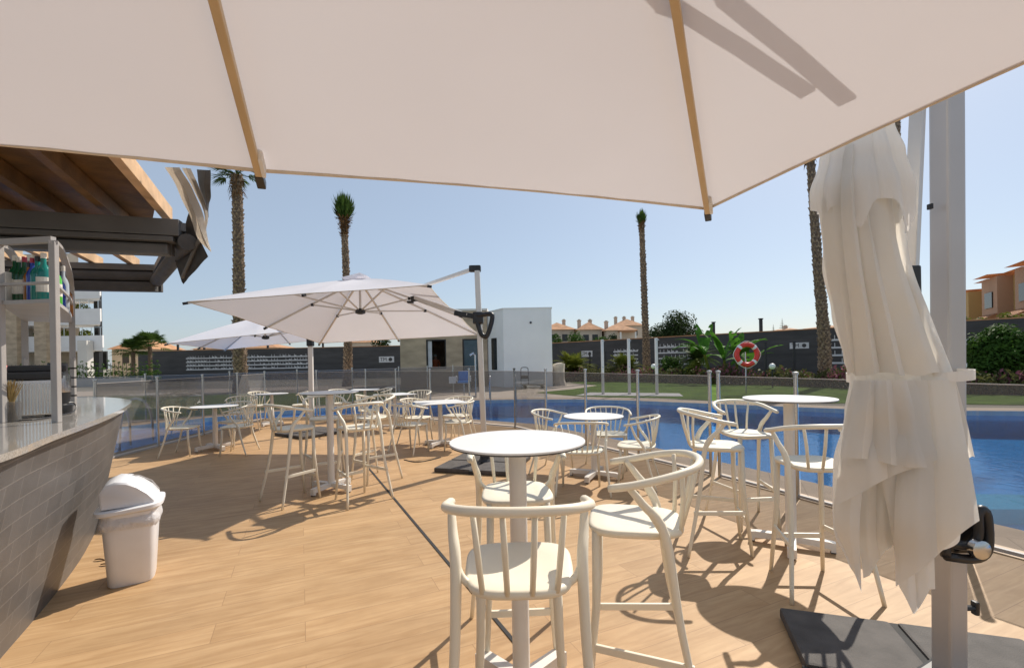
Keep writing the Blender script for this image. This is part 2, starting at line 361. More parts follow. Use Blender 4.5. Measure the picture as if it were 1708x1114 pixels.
# lawn, path and paving
lw = [P(*p)[:2] for p in ((893, 655), (930, 658.5), (958, 661), (1010, 663), (1100, 664.5), (1160, 667), (1230, 670.5), (1300, 673), (1400, 673), (1500, 671), (1620, 675), (1708, 676))]
lw += [(22, 9.2), (26, 14), (15.5, 14.5), (12.6, 21), (5.3, 28.5), (3.4, 27.5), (4.4, 24), (2.8, 21.5)]
struct(obj('lawn', sheet(nb(), lw, .012), 'lawn'))
ph = [(-3.5, 17.2), (1.2, 17.2), (5.5, 15.4), (5.0, 19), (3.6, 21.5), (4.6, 24.2), (2.4, 26), (-1.2, 26), (-3.2, 22)]
struct(obj('path', sheet(nb(), ph, .006), 'pave'))
sp = [P(*p)[:2] for p in ((960, 660), (1140, 661.5), (1133, 656.5), (985, 655))]
struct(obj('shower_paving', sheet(nb(), sp, .018), 'whitetile'))
# left strip beyond the fence: pavement bands
struct(obj('pavement', sheet(nb(), [(-30, 22), (-3.5, 26), (-3.5, 29), (-30, 28)], .006), 'pave'))
struct(obj('left_lawn', sheet(nb(), [(-24, 12.5), (-9.6, 12.5), (-4.5, 18.2), (-4.5, 23), (-30, 21.5)], .006), 'lawn'))

# ================================================================== FENCES
def glass_fence(pts, label, step=1.15, hh=1.25, base=True, postw=.022):
    t = thing('glass_fence', label, 'fence')
    for (a, b) in zip(pts, pts[1:]):
        a = Vector((*a, 0)); b = Vector((*b, 0)); L = (b-a).length; k = max(1, round(L/step)); d = (b-a)/k
        u = d.normalized(); nrm = Vector((-u.y, u.x, 0))
        for i in range(k):
            p = a+d*i; q = p+d
            g = nb(); g0 = p+u*.03; g1 = q-u*.03
            vs = [g0+Vector((0, 0, .06)), g1+Vector((0, 0, .06)), g1+Vector((0, 0, hh-.07)), g0+Vector((0, 0, hh-.07))]
            g.faces.new([g.verts.new(v) for v in vs]); obj('glass_panel', g, 'glass', t)
            s = nb(); beam(s, g0+Vector((0, 0, hh-.066)), g1+Vector((0, 0, hh-.066)), .008, .008); obj('top_rail', s, 'rack', t)
            if base:
                s = nb(); beam(s, p+Vector((0, 0, .03)), q+Vector((0, 0, .03)), .03, .025); obj('bottom_rail', s, 'rack', t)
        for i in range(k+1):
            if i == 0 and (a-Vector((*pts[0], 0))).length > .01: continue
            p = a+d*i; s = nb(); tube(s, [p, p+Vector((0, 0, hh-.03))], postw, 10)
            po = obj('post', s, 'steel', t, smooth=True)
            s = nb(); lathe(s, [(postw*.5, hh-.03), (postw*1.35, hh-.025), (postw*1.35, hh-.005), (.008, hh)], 10, p); obj('cap', s, 'steel', po)
    return t
glass_fence([(-6.2, 6.9), (-6.4, 12), (-4, 12.65), (.04, 9.65)], 'smoked glass fence with steel posts around the back left edge of the deck')
glass_fence([(.04, 9.65), (2.34, 5.52)], 'smoked glass fence with steel posts between the deck and pool, behind the round low table')
glass_fence([(2.40, 5.42), (2.79, 4.58), (3.29, 3.43), (3.85, 2.35), (4.5, 1.1)], 'smoked glass fence with steel posts along the deck edge right of the double post corner')
glass_fence([(-16, 7.5), (-9.4, 11.9), (-6.9, 14.9), (-4.3, 17.6), (-1.6, 20.6)], 'long smoked glass fence with steel posts on the far left bank of the pool', step=1.6)

# ================================================================== CHAIRS
def chair_parts(t, sh, rail_h, n_sp, high):
    """local +Y is the facing direction"""
    hw = .172 if high else .225; hd_ = .185 if high else .205
    # seat
    s = nb(); pr = superell(hw, hd_, 32, 3.6)
    def w_(y): return 1+.07*(y/.2)
    lay = [(.86, -.034), (.97, -.026), (1.0, -.014), (.99, -.004), (.93, .0), (.6, -.007), (.25, -.011)]
    rings = [[s.verts.new((x*f_*w_(y), y*f_, sh+z)) for x, y in pr] for f_, z in lay]
    for i in range(len(rings)-1):
        for k in range(32): s.faces.new((rings[i][k], rings[i][(k+1) % 32], rings[i+1][(k+1) % 32], rings[i+1][k]))
    s.faces.new(rings[0][::-1]); s.faces.new(rings[-1]); obj('seat', s, 'cream', t, smooth='all')
    # rail (horseshoe)
    rw = hw+.048; zt = sh+rail_h
    rp = spline([(rw+.005, .10, zt-.062), (rw+.008, .0, zt-.044), (rw-.012, -.12, zt-.016), (rw*.62, -.215, zt+.004), (0, -.25, zt+.010), (-rw*.62, -.215, zt+.004), (-rw+.012, -.12, zt-.016), (-rw-.008, .0, zt-.044), (-rw-.005, .10, zt-.062)], 5)
    s = nb(); rr = [.0155 if high else .013]*len(rp); rr[0] = rr[-1] = .012; tube(s, rp, rr, 10, flat=.95); obj('back_rail', s, 'cream', t, smooth='all')
    # rear legs rising to the rail
    for sx in (-1, 1):
        s = nb(); sp_ = .04 if high else .02
        pts = spline([(sx*(rw-.002), .03, zt-.052), (sx*(rw-.012), -.02, sh+.12), (sx*(hw+.018), -.10, sh+.0), (sx*(hw+.03), -.15, sh*.55), (sx*(hw+.035+sp_), -.215-sp_*.5, 0)], 5)
        r_ = [(.013+.0065*min(1, i/8.)) if i < 10 else .0195-.007*(i-10)/(len(pts)-11) for i in range(len(pts))]
        tube(s, pts, [r*(.9 if high else .8) for r in r_], 9)
        # web joining leg and seat
        tube(s, spline([(sx*(rw-.012), -.04, sh+.10), (sx*(hw+.012), -.085, sh+.02), (sx*(hw-.02), -.10, sh-.014), (sx*(hw-.07), -.12, sh-.018)], 4), .012, 8)
        obj('rear_leg', s, 'cream', t, smooth='all')
        s = nb(); fl = .035 if high else .02
        tube(s, [(sx*(hw-.04), .15, sh-.02), (sx*(hw-.034), .155, sh*.6), (sx*(hw-.045+fl), .165+fl, 0)], [.018 if high else .017, .016 if high else .015, .0115], 9); obj('front_leg', s, 'cream', t, smooth='all')
    # spindles
    for i in range(n_sp):
        f_ = (i-(n_sp-1)/2)/((n_sp-1)/2); bx = f_*(hw*.62 if high else hw*.68); tx = f_*(rw*.60 if high else rw*.80)
        ty = -.245+.075*abs(f_)**2*(1 if high else 1.6); by = -.185+.02*abs(f_)
        s = nb(); tube(s, [(bx, by, sh-.012), ((bx+tx)/2, (by+ty)/2-.006, sh+rail_h*.5), (tx, ty, zt)], [.0085, .0095 if high else .0075, .0085 if high else .007], 7); obj('spindle', s, 'cream', t, smooth='all')
    if high:
        for sx in (-1, 1):
            s = nb(); beam(s, (sx*(hw-.022), .172, .30), (sx*(hw+.045), -.19, .30), .014, .03, .004); obj('side_stretcher', s, 'cream', t)
        s = nb(); beam(s, (-(hw-.03), .175, .24), ((hw-.03), .175, .24), .016, .032, .004); obj('footrest', s, 'cream', t)
GS = 'cream bar stools with horseshoe backs'; GC = 'cream low chairs with spindle backs'
stools = [
 ((.01, 1.49), (0, 1), 'nearest cream bar stool seen from behind in front of the closest round bar table'),
 ((.49, 1.90), (-.97, .22), 'cream bar stool right of the closest round bar table, rail shadow on its seat'),
 ((.01, 2.33), (.05, -1), 'cream bar stool facing the camera behind the closest round bar table'),
 ((1.50, 3.46), (.97, -.22), 'cream bar stool left of the bar table beside the folded parasol, its back turned left'),
 ((1.97, 3.95), (.06, -1), 'cream bar stool on the pool side of the bar table beside the folded parasol'),
 ((1.82, 2.84), (.08, 1), 'cream bar stool seen from behind, half hidden by the folded white parasol'),
 ((-2.30, 4.84), (.62, .78), 'cream bar stool with its back to the waste bin at the left bar table'),
 ((-2.28, 5.62), (.45, -.9), 'cream bar stool on the far side of the left bar table'),
 ((-1.70, 5.62), (-.6, -.75), 'cream bar stool at the far right of the left bar table, facing the camera'),
 ((-1.60, 4.80), (-.72, .7), 'cream bar stool seen from behind at the right of the left bar table'),
]
s0 = None
for (x, y), (fx, fy), lab in stools:
    if s0 is None:
        s0 = thing('bar_stool', lab, 'bar stool', (x, y, .008), facing(fx, fy), GS); chair_parts(s0, .76, .235, 4, True)
    else: dup(s0, (x, y, .008), facing(fx, fy), lab)
chairs = [
 ((-5.28, 7.42), (.95, .2), 'leftmost cream low chair, beside the round table nearest the pool ladder'),
 ((-4.85, 8.05), (-.3, -1), 'cream low chair behind the leftmost round low table'),
 ((-4.42, 7.45), (-.9, -.15), 'cream low chair on the right of the leftmost round low table'),
 ((-5.6, 9.6), (.3, -.9), 'cream low chair seen above the leftmost table, standing before the far left low table'),
 ((-6.0, 11.1), (.9, -.3), 'cream low chair on the left of the far left low table'),
 ((-5.05, 11.1), (-.9, -.35), 'cream low chair on the right of the far left low table'),
 ((-4.2, 11.35), (.7, -.5), 'cream low chair on the left of the farthest square low table'),
 ((-3.25, 11.5), (-.8, -.5), 'cream low chair on the right of the farthest square low table'),
 ((-2.95, 9.5), (.8, .35), 'cream low chair partly behind the left bar table, beside the small low table'),
 ((-2.1, 10.3), (-.4, -.9), 'cream low chair behind the small low table between the left tables'),
 ((-1.60, 7.25), (.55, .8), 'cream low chair at the near left of the square low table by the parasol pole'),
 ((-1.68, 8.1), (.85, -.35), 'cream low chair at the far left of the square low table by the parasol pole'),
 ((-.88, 7.45), (-.9, .1), 'cream low chair at the near right of the square low table by the parasol pole'),
 ((-1.0, 8.3), (-.6, -.8), 'cream low chair at the far right of the square low table by the parasol pole'),
 ((.50, 5.85), (.85, -.4), 'cream low chair on the left of the round low table by the pool fence'),
 ((1.22, 5.98), (-.1, -1), 'cream low chair against the pool fence facing the camera behind the round low table'),
 ((1.37, 5.18), (-.92, .35), 'cream low chair on the right of the round low table by the pool fence'),
 ((.72, 4.95), (.1, 1), 'cream low chair seen from behind before the round low table by the fence'),
]
c0 = None
for (x, y), (fx, fy), lab in chairs:
    if c0 is None:
        c0 = thing('low_chair', lab, 'chair', (x, y, .008), facing(fx, fy), GC); chair_parts(c0, .45, .30, 7, False)
    else: dup(c0, (x, y, .008), facing(fx, fy), lab)

# ================================================================== TABLES
def table(x, y, h, d, rz, label, group, square=False, name='bar_table'):
    t = thing(name, label, 'table', (x, y, .008), rz, group)
    h -= .008
    s = nb()
    if square:
        poly = superell(d/2, d/2, 28, 14); prism(s, poly, h-.010, h); e = nb(); prism(e, [(a*.997, b*.997) for a, b in poly], h-.0125, h-.0101)
    else:
        lathe(s, [(d/2-.002, h-.008), (d/2, h-.007), (d/2, h-.001), (d/2-.001, h)], 64); e = nb(); lathe(e, [(d/2-.004, h-.0135), (d/2-.001, h-.0125), (d/2-.001, h-.0082)], 64)
    top = obj('tabletop', s, 'white', t); obj('edge_band', e, 'edge', top)
    s = nb(); lathe(s, [(.036, .07), (.036, h-.03), (.10, h-.024), (.10, h-.0137)], 20); obj('column', s, 'whitemetal', t, smooth=True)
    L = .27 if h > .9 else .30
    for k in range(4):
        a = math.pi/4+k*math.pi/2; u = Vector((math.cos(a), math.sin(a), 0)); s = nb()
        v = Vector((-u.y, u.x, 0)); w1 = .030; w2 = .026
        pr = [(.02, .085, .03), (.02, .045, .03), (L-.03, .035, .03), (L-.03, .012, .03), (L, .012, .026), (L, .075, .026), (L-.04, .082, .027)]
        A = [s.verts.new(u*r+v*ww+Vector((0, 0, z))) for r, z, ww in pr]; B = [s.verts.new(u*r-v*ww+Vector((0, 0, z))) for r, z, ww in pr]
        s.faces.new(A); s.faces.new(B[::-1]); n = len(pr)
        for i in range(n): s.faces.new((A[i], B[i], B[(i+1) % n], A[(i+1) % n]))
        ar = obj('foot', s, 'whitemetal', t)
        s = nb(); lathe(s, [(.018, 0), (.018, .011)], 12, u*(L-.015)); obj('glide', s, 'rubber', ar)
    return t
GB = 'tall white bar tables'; GL = 'low white tables'
table(.015, 1.95, 1.083, .565, R(0), 'nearest tall round white bar table in the middle of the deck', GB)
table(2.03, 3.42, 1.10, .61, R(15), 'tall round white bar table by the pool fence beside the folded parasol', GB)
table(-2.04, 5.18, 1.10, .62, R(20), 'tall round white bar table on the left with four stools around it', GB)
table(-5.02, 7.82, .74, .70, R(10), 'leftmost low round white table in front of the pool ladder', GL, name='low_table')
table(-5.6, 10.8, .74, .70, R(30), 'low round white table at the far left corner of the deck', GL, name='low_table')
table(-3.75, 11.8, .74, .66, R(8), 'farthest low square white table at the back of the deck', GL, True, 'low_table')
table(-2.5, 9.85, .74, .70, R(40), 'small looking low white table between the left bar table and the square table', GL, True, 'low_table')
table(-1.22, 7.78, .74, .78, R(22), 'low square white table left of the open parasol pole', GL, True, 'low_table')
table(.95, 5.5, .74, .70, R(18), 'low round white table beside the pool fence behind the nearest bar table', GL, name='low_table')

# ================================================================== UMBRELLAS
def slab_base(t, c, ang, half=.74, handle=True):
    """four quarter slabs; the corners of the square lie at ang + k*90 deg"""
    c = Vector((c[0], c[1], 0)); a0 = ang
    for k in range(4):
        u = Vector((math.cos(a0+k*math.pi/2), math.sin(a0+k*math.pi/2), 0))
        s = nb(); sz = half/math.sqrt(2)-.035
        box(s, c+u*(half/2), (sz, sz, .055), a0+math.pi/4, .014); bmesh.ops.translate(s, verts=s.verts, vec=(0, 0, .04)); obj('base_slab', s, 'slab', t)
    for k in range(2):
        u = Vector((math.cos(a0+math.pi/4+k*math.pi/2), math.sin(a0+math.pi/4+k*math.pi/2), 0)); s = nb()
        L = half/math.sqrt(2)*.99
        beam(s, c-u*L+Vector((0, 0, .03+.002*k)), c+u*L+Vector((0, 0, .03+.002*k)), .062, .045, .005)
        obj('base_rail', s, 'rubber', t)
def canopy_pts(corners, apex):
    return [Vector(p) for p in corners], Vector(apex)
def canopy(t, corners, apex, sag=.10, N=32, name='canopy', hem=True):
    """four sloping quarters, slightly curved between the ribs"""
    cs, ap = canopy_pts(corners, apex); s = nb(); loops = []
    per = []
    for k in range(4):
        a, b = cs[k], cs[(k+1) % 4]; mid = (a+b)/2; inn = (ap-mid); inn.z = 0; inn.normalize()
        for i in range(N):
            f_ = i/N; g = (f_*2) % 1; p = a.lerp(b, f_)+inn*(.035*math.sin(math.pi*g)); per.append(p)
    n = len(per); rings = []
    K = 12
    for j in range(K+1):
        f_ = .045+(1-.045)*j/K; ring = []
        for i, p in enumerate(per):
            g = ((i % N)/N*2) % 1; q = ap.lerp(p, f_)
            q.z += .008*noise.noise(Vector((q.x*2.3, q.y*2.3, 1)))*math.sin(math.pi*f_) + .003*math.sin(14*math.pi*g)*max(0, f_-.8)*5*(1-abs(2*g-1)) + sag*.55*math.sin(math.pi*f_)*.35 - .022*math.sin(math.pi*g)*math.sin(math.pi*min(1, f_*.9))
            ring.append(s.verts.new(q))
        rings.append(ring)
    for j in range(K):
        for i in range(n): s.faces.new((rings[j][i], rings[j][(i+1) % n], rings[j+1][(i+1) % n], rings[j+1][i]))
    s.faces.new(rings[0])
    o = obj(name, s, 'canopy', t, smooth=True)
    if hem:
        s = nb(); loop = [p+Vector((0, 0, -.004)) for p in per]+[per[0]+Vector((0, 0, -.004))]
        for a, b in zip(loop, loop[1:]): beam(s, a, b, .006, .010)
        obj('hem', s, 'hem', o)
    return o
def ribs(t, corners, apex, hubz, w_=.022, m='rib', strut=.55, capm='black'):
    cs, ap = canopy_pts(corners, apex); hub = Vector((ap.x, ap.y, hubz)); pts = []
    for k in range(4): pts += [cs[k], (cs[k]+cs[(k+1) % 4])/2]
    for k, p in enumerate(pts):
        q = p.copy()
        dv = Vector((0, 0, -.035)); start = ap.lerp(p, .06)+dv; s = nb()
        mid = ap.lerp(p, .5)+dv+Vector((0, 0, .016)); e = ap.lerp(p, 1.0)+Vector((0, 0, -.02))
        beam(s, start, mid, w_, w_*1.2, .003); beam(s, mid, e, w_, w_*1.2, .003); r = obj('rib', s, m, t)
        s = nb(); u = (e-mid).normalized(); beam(s, e-u*.01, e+u*.05, w_*1.25, w_*1.35, .004); obj('rib_cap', s, capm, r)
        if strut:
            s = nb(); j = ap.lerp(p, strut)+dv; beam(s, hub, j, w_*.7, w_*.9, .002); obj('strut', s, m, r)
            s = nb(); box(s, j, (w_*1.6, w_*1.6, w_*1.8), math.atan2(p.y-ap.y, p.x-ap.x), .003); obj('joint', s, 'black', r)
    s = nb(); lathe(s, [(.03, hubz-.05), (.075, hubz-.035), (.075, hubz+.01), (.04, hubz+.04)], 20, (ap.x, ap.y, 0)); obj('hub', s, 'black', t, smooth=True)
    s = nb(); tube(s, [hub, Vector((ap.x, ap.y, ap.z-.02))], .018, 10); obj('centre_pole', s, m, t)
def grip(t, c, u, sc=1.0):
    """black loop handle: outline in the vertical plane that contains u"""
    s = nb(); c = Vector(c); u = Vector(u).normalized()
    loop = [(-.05, .07), (.10, .085), (.12, .03), (.07, -.12), (.035, -.13), (.0, -.09), (-.05, .07)]
    pts = [c+u*(a*sc)+Vector((0, 0, b*sc)) for a, b in loop]
    tube(s, spline(pts, 4), .024*sc, 8); return obj('crank_handle', s, 'black', t, smooth='all')

# --- open parasol in the middle
t = thing('open_parasol', 'open white cantilever parasol with grey base slabs over the left tables', 'parasol', group='cantilever parasols')
cs = [Dp(312, 503, 5.95), Dp(715, 475, 5.65), Dp(800, 558, 8.6), Dp(533, 572, 8.9)]
ap = Dp(600, 464, 7.2)
canopy(t, cs, ap); ribs(t, cs, ap, Dp(602, 519, 7.2).z, strut=.5, w_=.024, m='alu')
s = nb(); 
for k in range(4):
    a = cs[k]; b = cs[(k+1) % 4]; A = ap.lerp(a, .13)+Vector((0, 0, .05)); B = ap.lerp(b, .13)+Vector((0, 0, .05)); T = ap+Vector((0, 0, .085))
    s.faces.new([s.verts.new(A), s.verts.new(B), s.verts.new(T)])
bmesh.ops.solidify(s, geom=s.faces, thickness=.004); obj('vent_cap', s, 'canopy', t)
PB = Vector((-.39, 6.25, 0)); PT = Dp(796, 452, 6.25)
s = nb(); beam(s, PB+Vector((0, 0, .05)), PT, .11, .07, .012); obj('mast', s, 'alu', t)
s = nb(); box(s, PT+Vector((-.03, 0, .03)), (.16, .08, .09), 0, .02); obj('mast_head', s, 'black', t)
s = nb(); beam(s, PT+Vector((-.05, 0, .03)), Dp(695, 481, 6.9), .035, .05, .006); obj('upper_arm', s, 'alu', t)
hd = Dp(795, 528, 6.2); ja = Dp(690, 496, 6.9)
s = nb(); beam(s, hd+Vector((-.12, 0, .02)), ja, .035, .05, .006); la = obj('lower_arm', s, 'alu', t)
s = nb(); beam(s, hd+Vector((-.30, .05, .06)), hd+Vector((-.02, 0, .0)), .06, .07, .01); obj('arm_bracket', s, 'black', la); s = nb(); beam(s, ja+Vector((-.04, 0, -.03)), ja+Vector((.12, 0, -.0)), .06, .08, .01); box(s, ja+Vector((-.05, 0, -.07)), (.09, .09, .035), 0, .01); obj('arm_joint', s, 'black', la)
s = nb(); box(s, hd+Vector((.02, 0, -.02)), (.14, .12, .16), 0, .02); gp = obj('slider', s, 'black', t)
grip(t, hd+Vector((.05, -.04, -.09)), (1, -.2, 0), 1.35)
slab_base(t, PB, R(118)); s = nb(); lathe(s, [(.09, .03), (.09, .07), (.07, .10), (.05, .22)], 16, PB); obj('mast_socket', s, 'black', t)

# --- far parasol
t = thing('open_parasol', 'smaller looking open white parasol with a drooping corner behind the leftmost palm', 'parasol', group='cantilever parasols')
ctr = Vector((-5.2, 10.2)); ang = R(14); hf = 1.45
cs = []
for sx, sy, z in ((-1, -1, 1.84), (1, -1, 2.14), (1, 1, 2.10), (-1, 1, 1.80)):
    cs.append(Vector((ctr.x+hf*(sx*math.cos(ang)-sy*math.sin(ang)), ctr.y+hf*(sx*math.sin(ang)+sy*math.cos(ang)), z)))
ap = Vector((ctr.x-.2, ctr.y, 2.50)); canopy(t, cs, ap); ribs(t, cs, ap, 2.02, strut=.5, m='alu')
PB2 = Vector((-4.05, 9.35, 0)); s = nb(); beam(s, PB2+Vector((0, 0, .05)), PB2+Vector((0, 0, 2.55)), .09, .06, .012); obj('mast', s, 'whitemetal', t)
s = nb(); beam(s, PB2+Vector((0, 0, 2.55)), ap+Vector((0, 0, .06)), .035, .05); obj('upper_arm', s, 'alu', t)
s = nb(); box(s, PB2+Vector((0, 0, 1.86)), (.12, .12, .18), 0, .02); obj('slider', s, 'black', t)
slab_base(t, PB2, R(100))

# --- overhead parasol
t = thing('open_parasol', 'huge open white parasol canopy with tan ribs directly overhead', 'parasol', group='cantilever parasols')
HZ = .62
def OV(px, py):
    a_, b_ = ray(px, py); d_ = HZ/b_; return Vector((a_*d_, d_, HC+HZ))
C1 = OV(1180, 347); Rt = OV(1708, 112)
v = (Rt-C1).normalized(); u = Vector((v.y, -v.x, 0));
if u.x > 0: u = -u
S = 3.38
u2 = (OV(447, 284)-C1).normalized()
cs = [C1, C1+u2*S, C1+u2*S+v*S, C1+v*S]
ap = (cs[0]+cs[2])/2+Vector((0.05, 0, .55))
canopy(t, cs, ap, sag=.06); ribs(t, cs, ap, 2.2, strut=0, w_=.021)
for k in range(4):
    for p_ in (cs[k], (cs[k]+cs[(k+1) % 4])/2):
        d_ = (p_-ap).normalized(); sd_ = d_.cross(Vector((0, 0, 1))).normalized(); c_ = p_-d_*.055+Vector((0, 0, -.012))+sd_*.016
        s = nb(); beam(s, c_-d_*.035, c_+d_*.045, .012, .05, .003); obj('rib_pocket', s, 'fold', t)
md = cs[3].lerp(cs[0], .42)+Vector((.42, -.55, 0)); md.z = 0
md = Vector((1.75, .1, 0))
s = nb(); beam(s, md, md+Vector((0, 0, 2.85)), .10, .08, .01); obj('mast', s, 'alu', t)
s = nb(); beam(s, md+Vector((0, 0, 2.85)), ap+Vector((0, 0, .16)), .05, .06); obj('upper_arm', s, 'alu', t)
for PA in (((1.125, 1.50, 2.432), (.918, 1.406, 2.506), (.729, 1.333, 2.571), (.35, 1.0, 2.70)), ((1.029, 1.511, 2.461), (.835, 1.478, 2.525), (.596, 1.372, 2.586), (.15, .95, 2.72))):
    s = nb(); pts = [Vector(PA[0]), Vector(PA[0]).lerp(Vector(PA[2]), .5)+Vector((0, -.006, 0)), Vector(PA[2])]+spline([PA[2], PA[3], ap+Vector((0, .02, .13))], 6)[1:]
    for p, q in zip(pts, pts[1:]): beam(s, p, q+(q-p).normalized()*.01, .042, .02)
    obj('shadow_bar', s, 'alu', t)  # unseen bars added above the canopy for the shadows they cast on it

# --- folded parasol on the right
t = thing('folded_parasol', 'folded white cantilever parasol tied with a strap to its thick grey mast', 'parasol', group='cantilever parasols')
PB3 = Vector((1.735, 1.86, 0))
s = nb(); beam(s, PB3+Vector((-.01, 0, .05)), PB3+Vector((.03, 0, 2.8)), .088, .07, .010); mo = obj('mast', s, 'mast', t)
s = nb(); box(s, PB3+Vector((-.05, -.0, 2.0)), (.012, .02, .022), 0, .003); obj('mast_button', s, 'black', mo)
sa = Dp(1518, 470, 1.80); sb = Dp(1532, 150, 1.84)
s = nb(); beam(s, sa, sb+(sb-sa)*.25, .045, .03, .004); st = obj('folded_strut', s, 'alu', t)
s = nb(); box(s, sa+Vector((-.0, 0, .0)), (.05, .05, .12), 0, .008); obj('strut_end', s, 'black', st)
s = nb(); beam(s, PB3+Vector((-.02, 0, 2.76)), PB3+Vector((-.33, -.14, 2.42)), .055, .045, .004); obj('upper_arm', s, 'alu', t)
# folded fabric
def fabric(prof, zlist, hemf, seg=220, ph=0, depth=.6, amp=.30, twist=.9, folds=9, seed=0):
    """prof(z)->(cx, cy, rx); hemf(theta)->z of the hem"""
    s = nb(); rings = []; ztop = zlist[0]
    nz_ = len(zlist)
    for j in range(nz_):
        ring = []
        for k in range(seg):
            th = 2*math.pi*k/seg; f_ = j/(nz_-1); z = ztop+(hemf(th)-ztop)*f_
            cx, cy, rx = prof(z); a2 = th+twist*(z-1.5)+.22*noise.noise(Vector((math.cos(th)*1.5, math.sin(th)*1.5, z*1.0+seed)))
            fo = abs(math.sin(a2*folds/2+ph)); fo2 = abs(math.sin(a2*folds+1.3+z*.5))
            m_ = 1-amp*(1-fo**.75)-.05*(1-fo2**.8)
            m_ += .07*noise.noise(Vector((math.cos(th)*1.8+seed, math.sin(th)*1.8, z*1.8)))
            ring.append(s.verts.new((cx+rx*m_*math.cos(th), cy+rx*depth*m_*math.sin(th), z)))
        rings.append(ring)
    for j in range(nz_-1):
        for k in range(seg): s.faces.new((rings[j][k], rings[j][(k+1) % seg], rings[j+1][(k+1) % seg], rings[j+1][k]))
    return s
def interp(tab, z):
    tab = sorted(tab)
    if z <= tab[0][0]: return tab[0][1:]
    for a, b in zip(tab, tab[1:]):
        if z <= b[0]:
            f_ = (z-a[0])/(b[0]-a[0]); f_ = f_*f_*(3-2*f_); return [p+(q-p)*f_ for p, q in zip(a[1:], b[1:])]
    return tab[-1][1:]
DF = 1.70
def row(py, x0, x1, d=DF):
    a = Dp(x0, py, d); b = Dp(x1, py, d); return (a.z, (a.x+b.x)/2, d+.03, (b.x-a.x)/2)
tab = [row(150, 1412, 1466), row(215, 1400, 1484), row(265, 1378, 1497), row(320, 1364, 1510), row(430, 1372, 1516), row(520, 1392, 1548), row(600, 1412, 1580), row(630, 1422, 1590), row(700, 1408, 1600),
       row(780, 1392, 1622), row(870, 1392, 1626), row(950, 1420, 1600), row(1030, 1440, 1560)]
prof = lambda z: interp(tab, z)
zt_ = Dp(1440, 150, DF).z
def hem_main(th):
    z0 = Dp(1500, 880, DF).z; d_ = 0
    for c_, w2, a_ in ((R(-76), .34, .20), (R(-135), .30, .15), (R(-20), .3, .04), (R(95), .5, .15), (R(170), .4, .05)):
        x = (th-c_+math.pi) % (2*math.pi)-math.pi; d_ += a_*math.exp(-(x/w2)**2)
    return z0-d_-.012*abs(math.sin(th*4.5))
fo = obj('canopy_fabric', fabric(lambda z: [a*b for a, b in zip(prof(z), (1, 1, .86))], [zt_]*90, lambda th: Dp(1500, 900, DF).z-.05*math.sin(th*3), amp=.22, twist=1.3, folds=8), 'fold', t, smooth='all')
def poly_at(pts, t_):
    f_ = t_*(len(pts)-1); i = min(int(f_), len(pts)-2); f_ -= i
    q = spline([Vector((a, b, 0)) for a, b in pts], 12); g = t_*(len(q)-1); k = min(int(g), len(q)-2); return q[k].lerp(q[k+1], g-k)
def panel(name, L_, R_, off, pleats=1, amp=.035, tip=(0, .5), skew=.72, seed=0, back=False):
    """a hanging flap wrapped round the bundle; L_ and R_ are its two edges, off lifts it off the bundle"""
    s = nb(); nu, nv = 26, 44; g = []
    QL = spline([Vector((a, b, 0)) for a, b in L_], 12); QR = spline([Vector((a, b, 0)) for a, b in R_], 12)
    def at(Q, t_):
        g_ = t_*(len(Q)-1); k = min(int(g_), len(Q)-2); return Q[k].lerp(Q[k+1], g_-k)
    for j in range(nv+1):
        t_ = j/nv; a = at(QL, t_); b = at(QR, t_); row_ = []
        for i in range(nu+1):
            f_ = i/nu; p = a.lerp(b, f_); p.y += tip[0]*max(0, 1-abs(f_-tip[1])/.45)*t_**6+3*math.sin(f_*7+seed)*t_**5
            w = Dp(p.x, p.y, DF); cx, cy, rx = prof(w.z); u = max(-1, min(1, (w.x-cx)/max(rx, .01)))
            ph = (f_*pleats) % 1.0 if f_ < 1 else 1.0
            tri = ph/skew if ph < skew else (1-ph)/(1-skew); tri = tri**.7
            dep = -rx*.55*math.sqrt(max(0, 1-u*u*.97))
            if back: dep = -dep*.3
            y_ = cy+dep-off-amp*tri*(.5+.5*t_)+.010*noise.noise(Vector((w.x*6, w.z*5, seed)))
            y_ += amp*.5*math.sin((f_*1.7+t_*2.1+seed)*2.2)*.5
            sc = y_/DF; row_.append(s.verts.new((w.x*sc, y_, HC+(w.z-HC)*sc)))
        g.append(row_)
    for j in range(nv):
        for i in range(nu): s.faces.new((g[j][i], g[j][i+1], g[j+1][i+1], g[j+1][i]))
    bmesh.ops.solidify(s, geom=s.faces, thickness=.0025)
    return obj(name, s, 'fold', fo, smooth=True)
UP = [('U4', [(1474, 240), (1490, 400), (1525, 520), (1556, 624)], [(1500, 300), (1518, 430), (1550, 520), (1592, 624)], .000, .030, .6),
      ('U1', [(1390, 240), (1372, 330), (1376, 440), (1394, 530), (1414, 624)], [(1420, 240), (1410, 330), (1414, 440), (1424, 530), (1432, 624)], .002, .022, .5),
      ('U3', [(1440, 240), (1450, 400), (1478, 520), (1498, 624)], [(1480, 240), (1496, 400), (1532, 520), (1570, 624)], .010, .040, .8),
      ('U2', [(1408, 240), (1402, 330), (1408, 430), (1420, 530), (1427, 624)], [(1446, 240), (1450, 330), (1464, 430), (1486, 530), (1510, 624)], .020, .040, .8)]
for k, (_, L_, R_, off, amp_, sk_) in enumerate(UP): panel('fabric_fold', L_, R_, off, (1, 1, 1, 2)[k], amp_*.9, (0, .5), sk_, k*2.3)
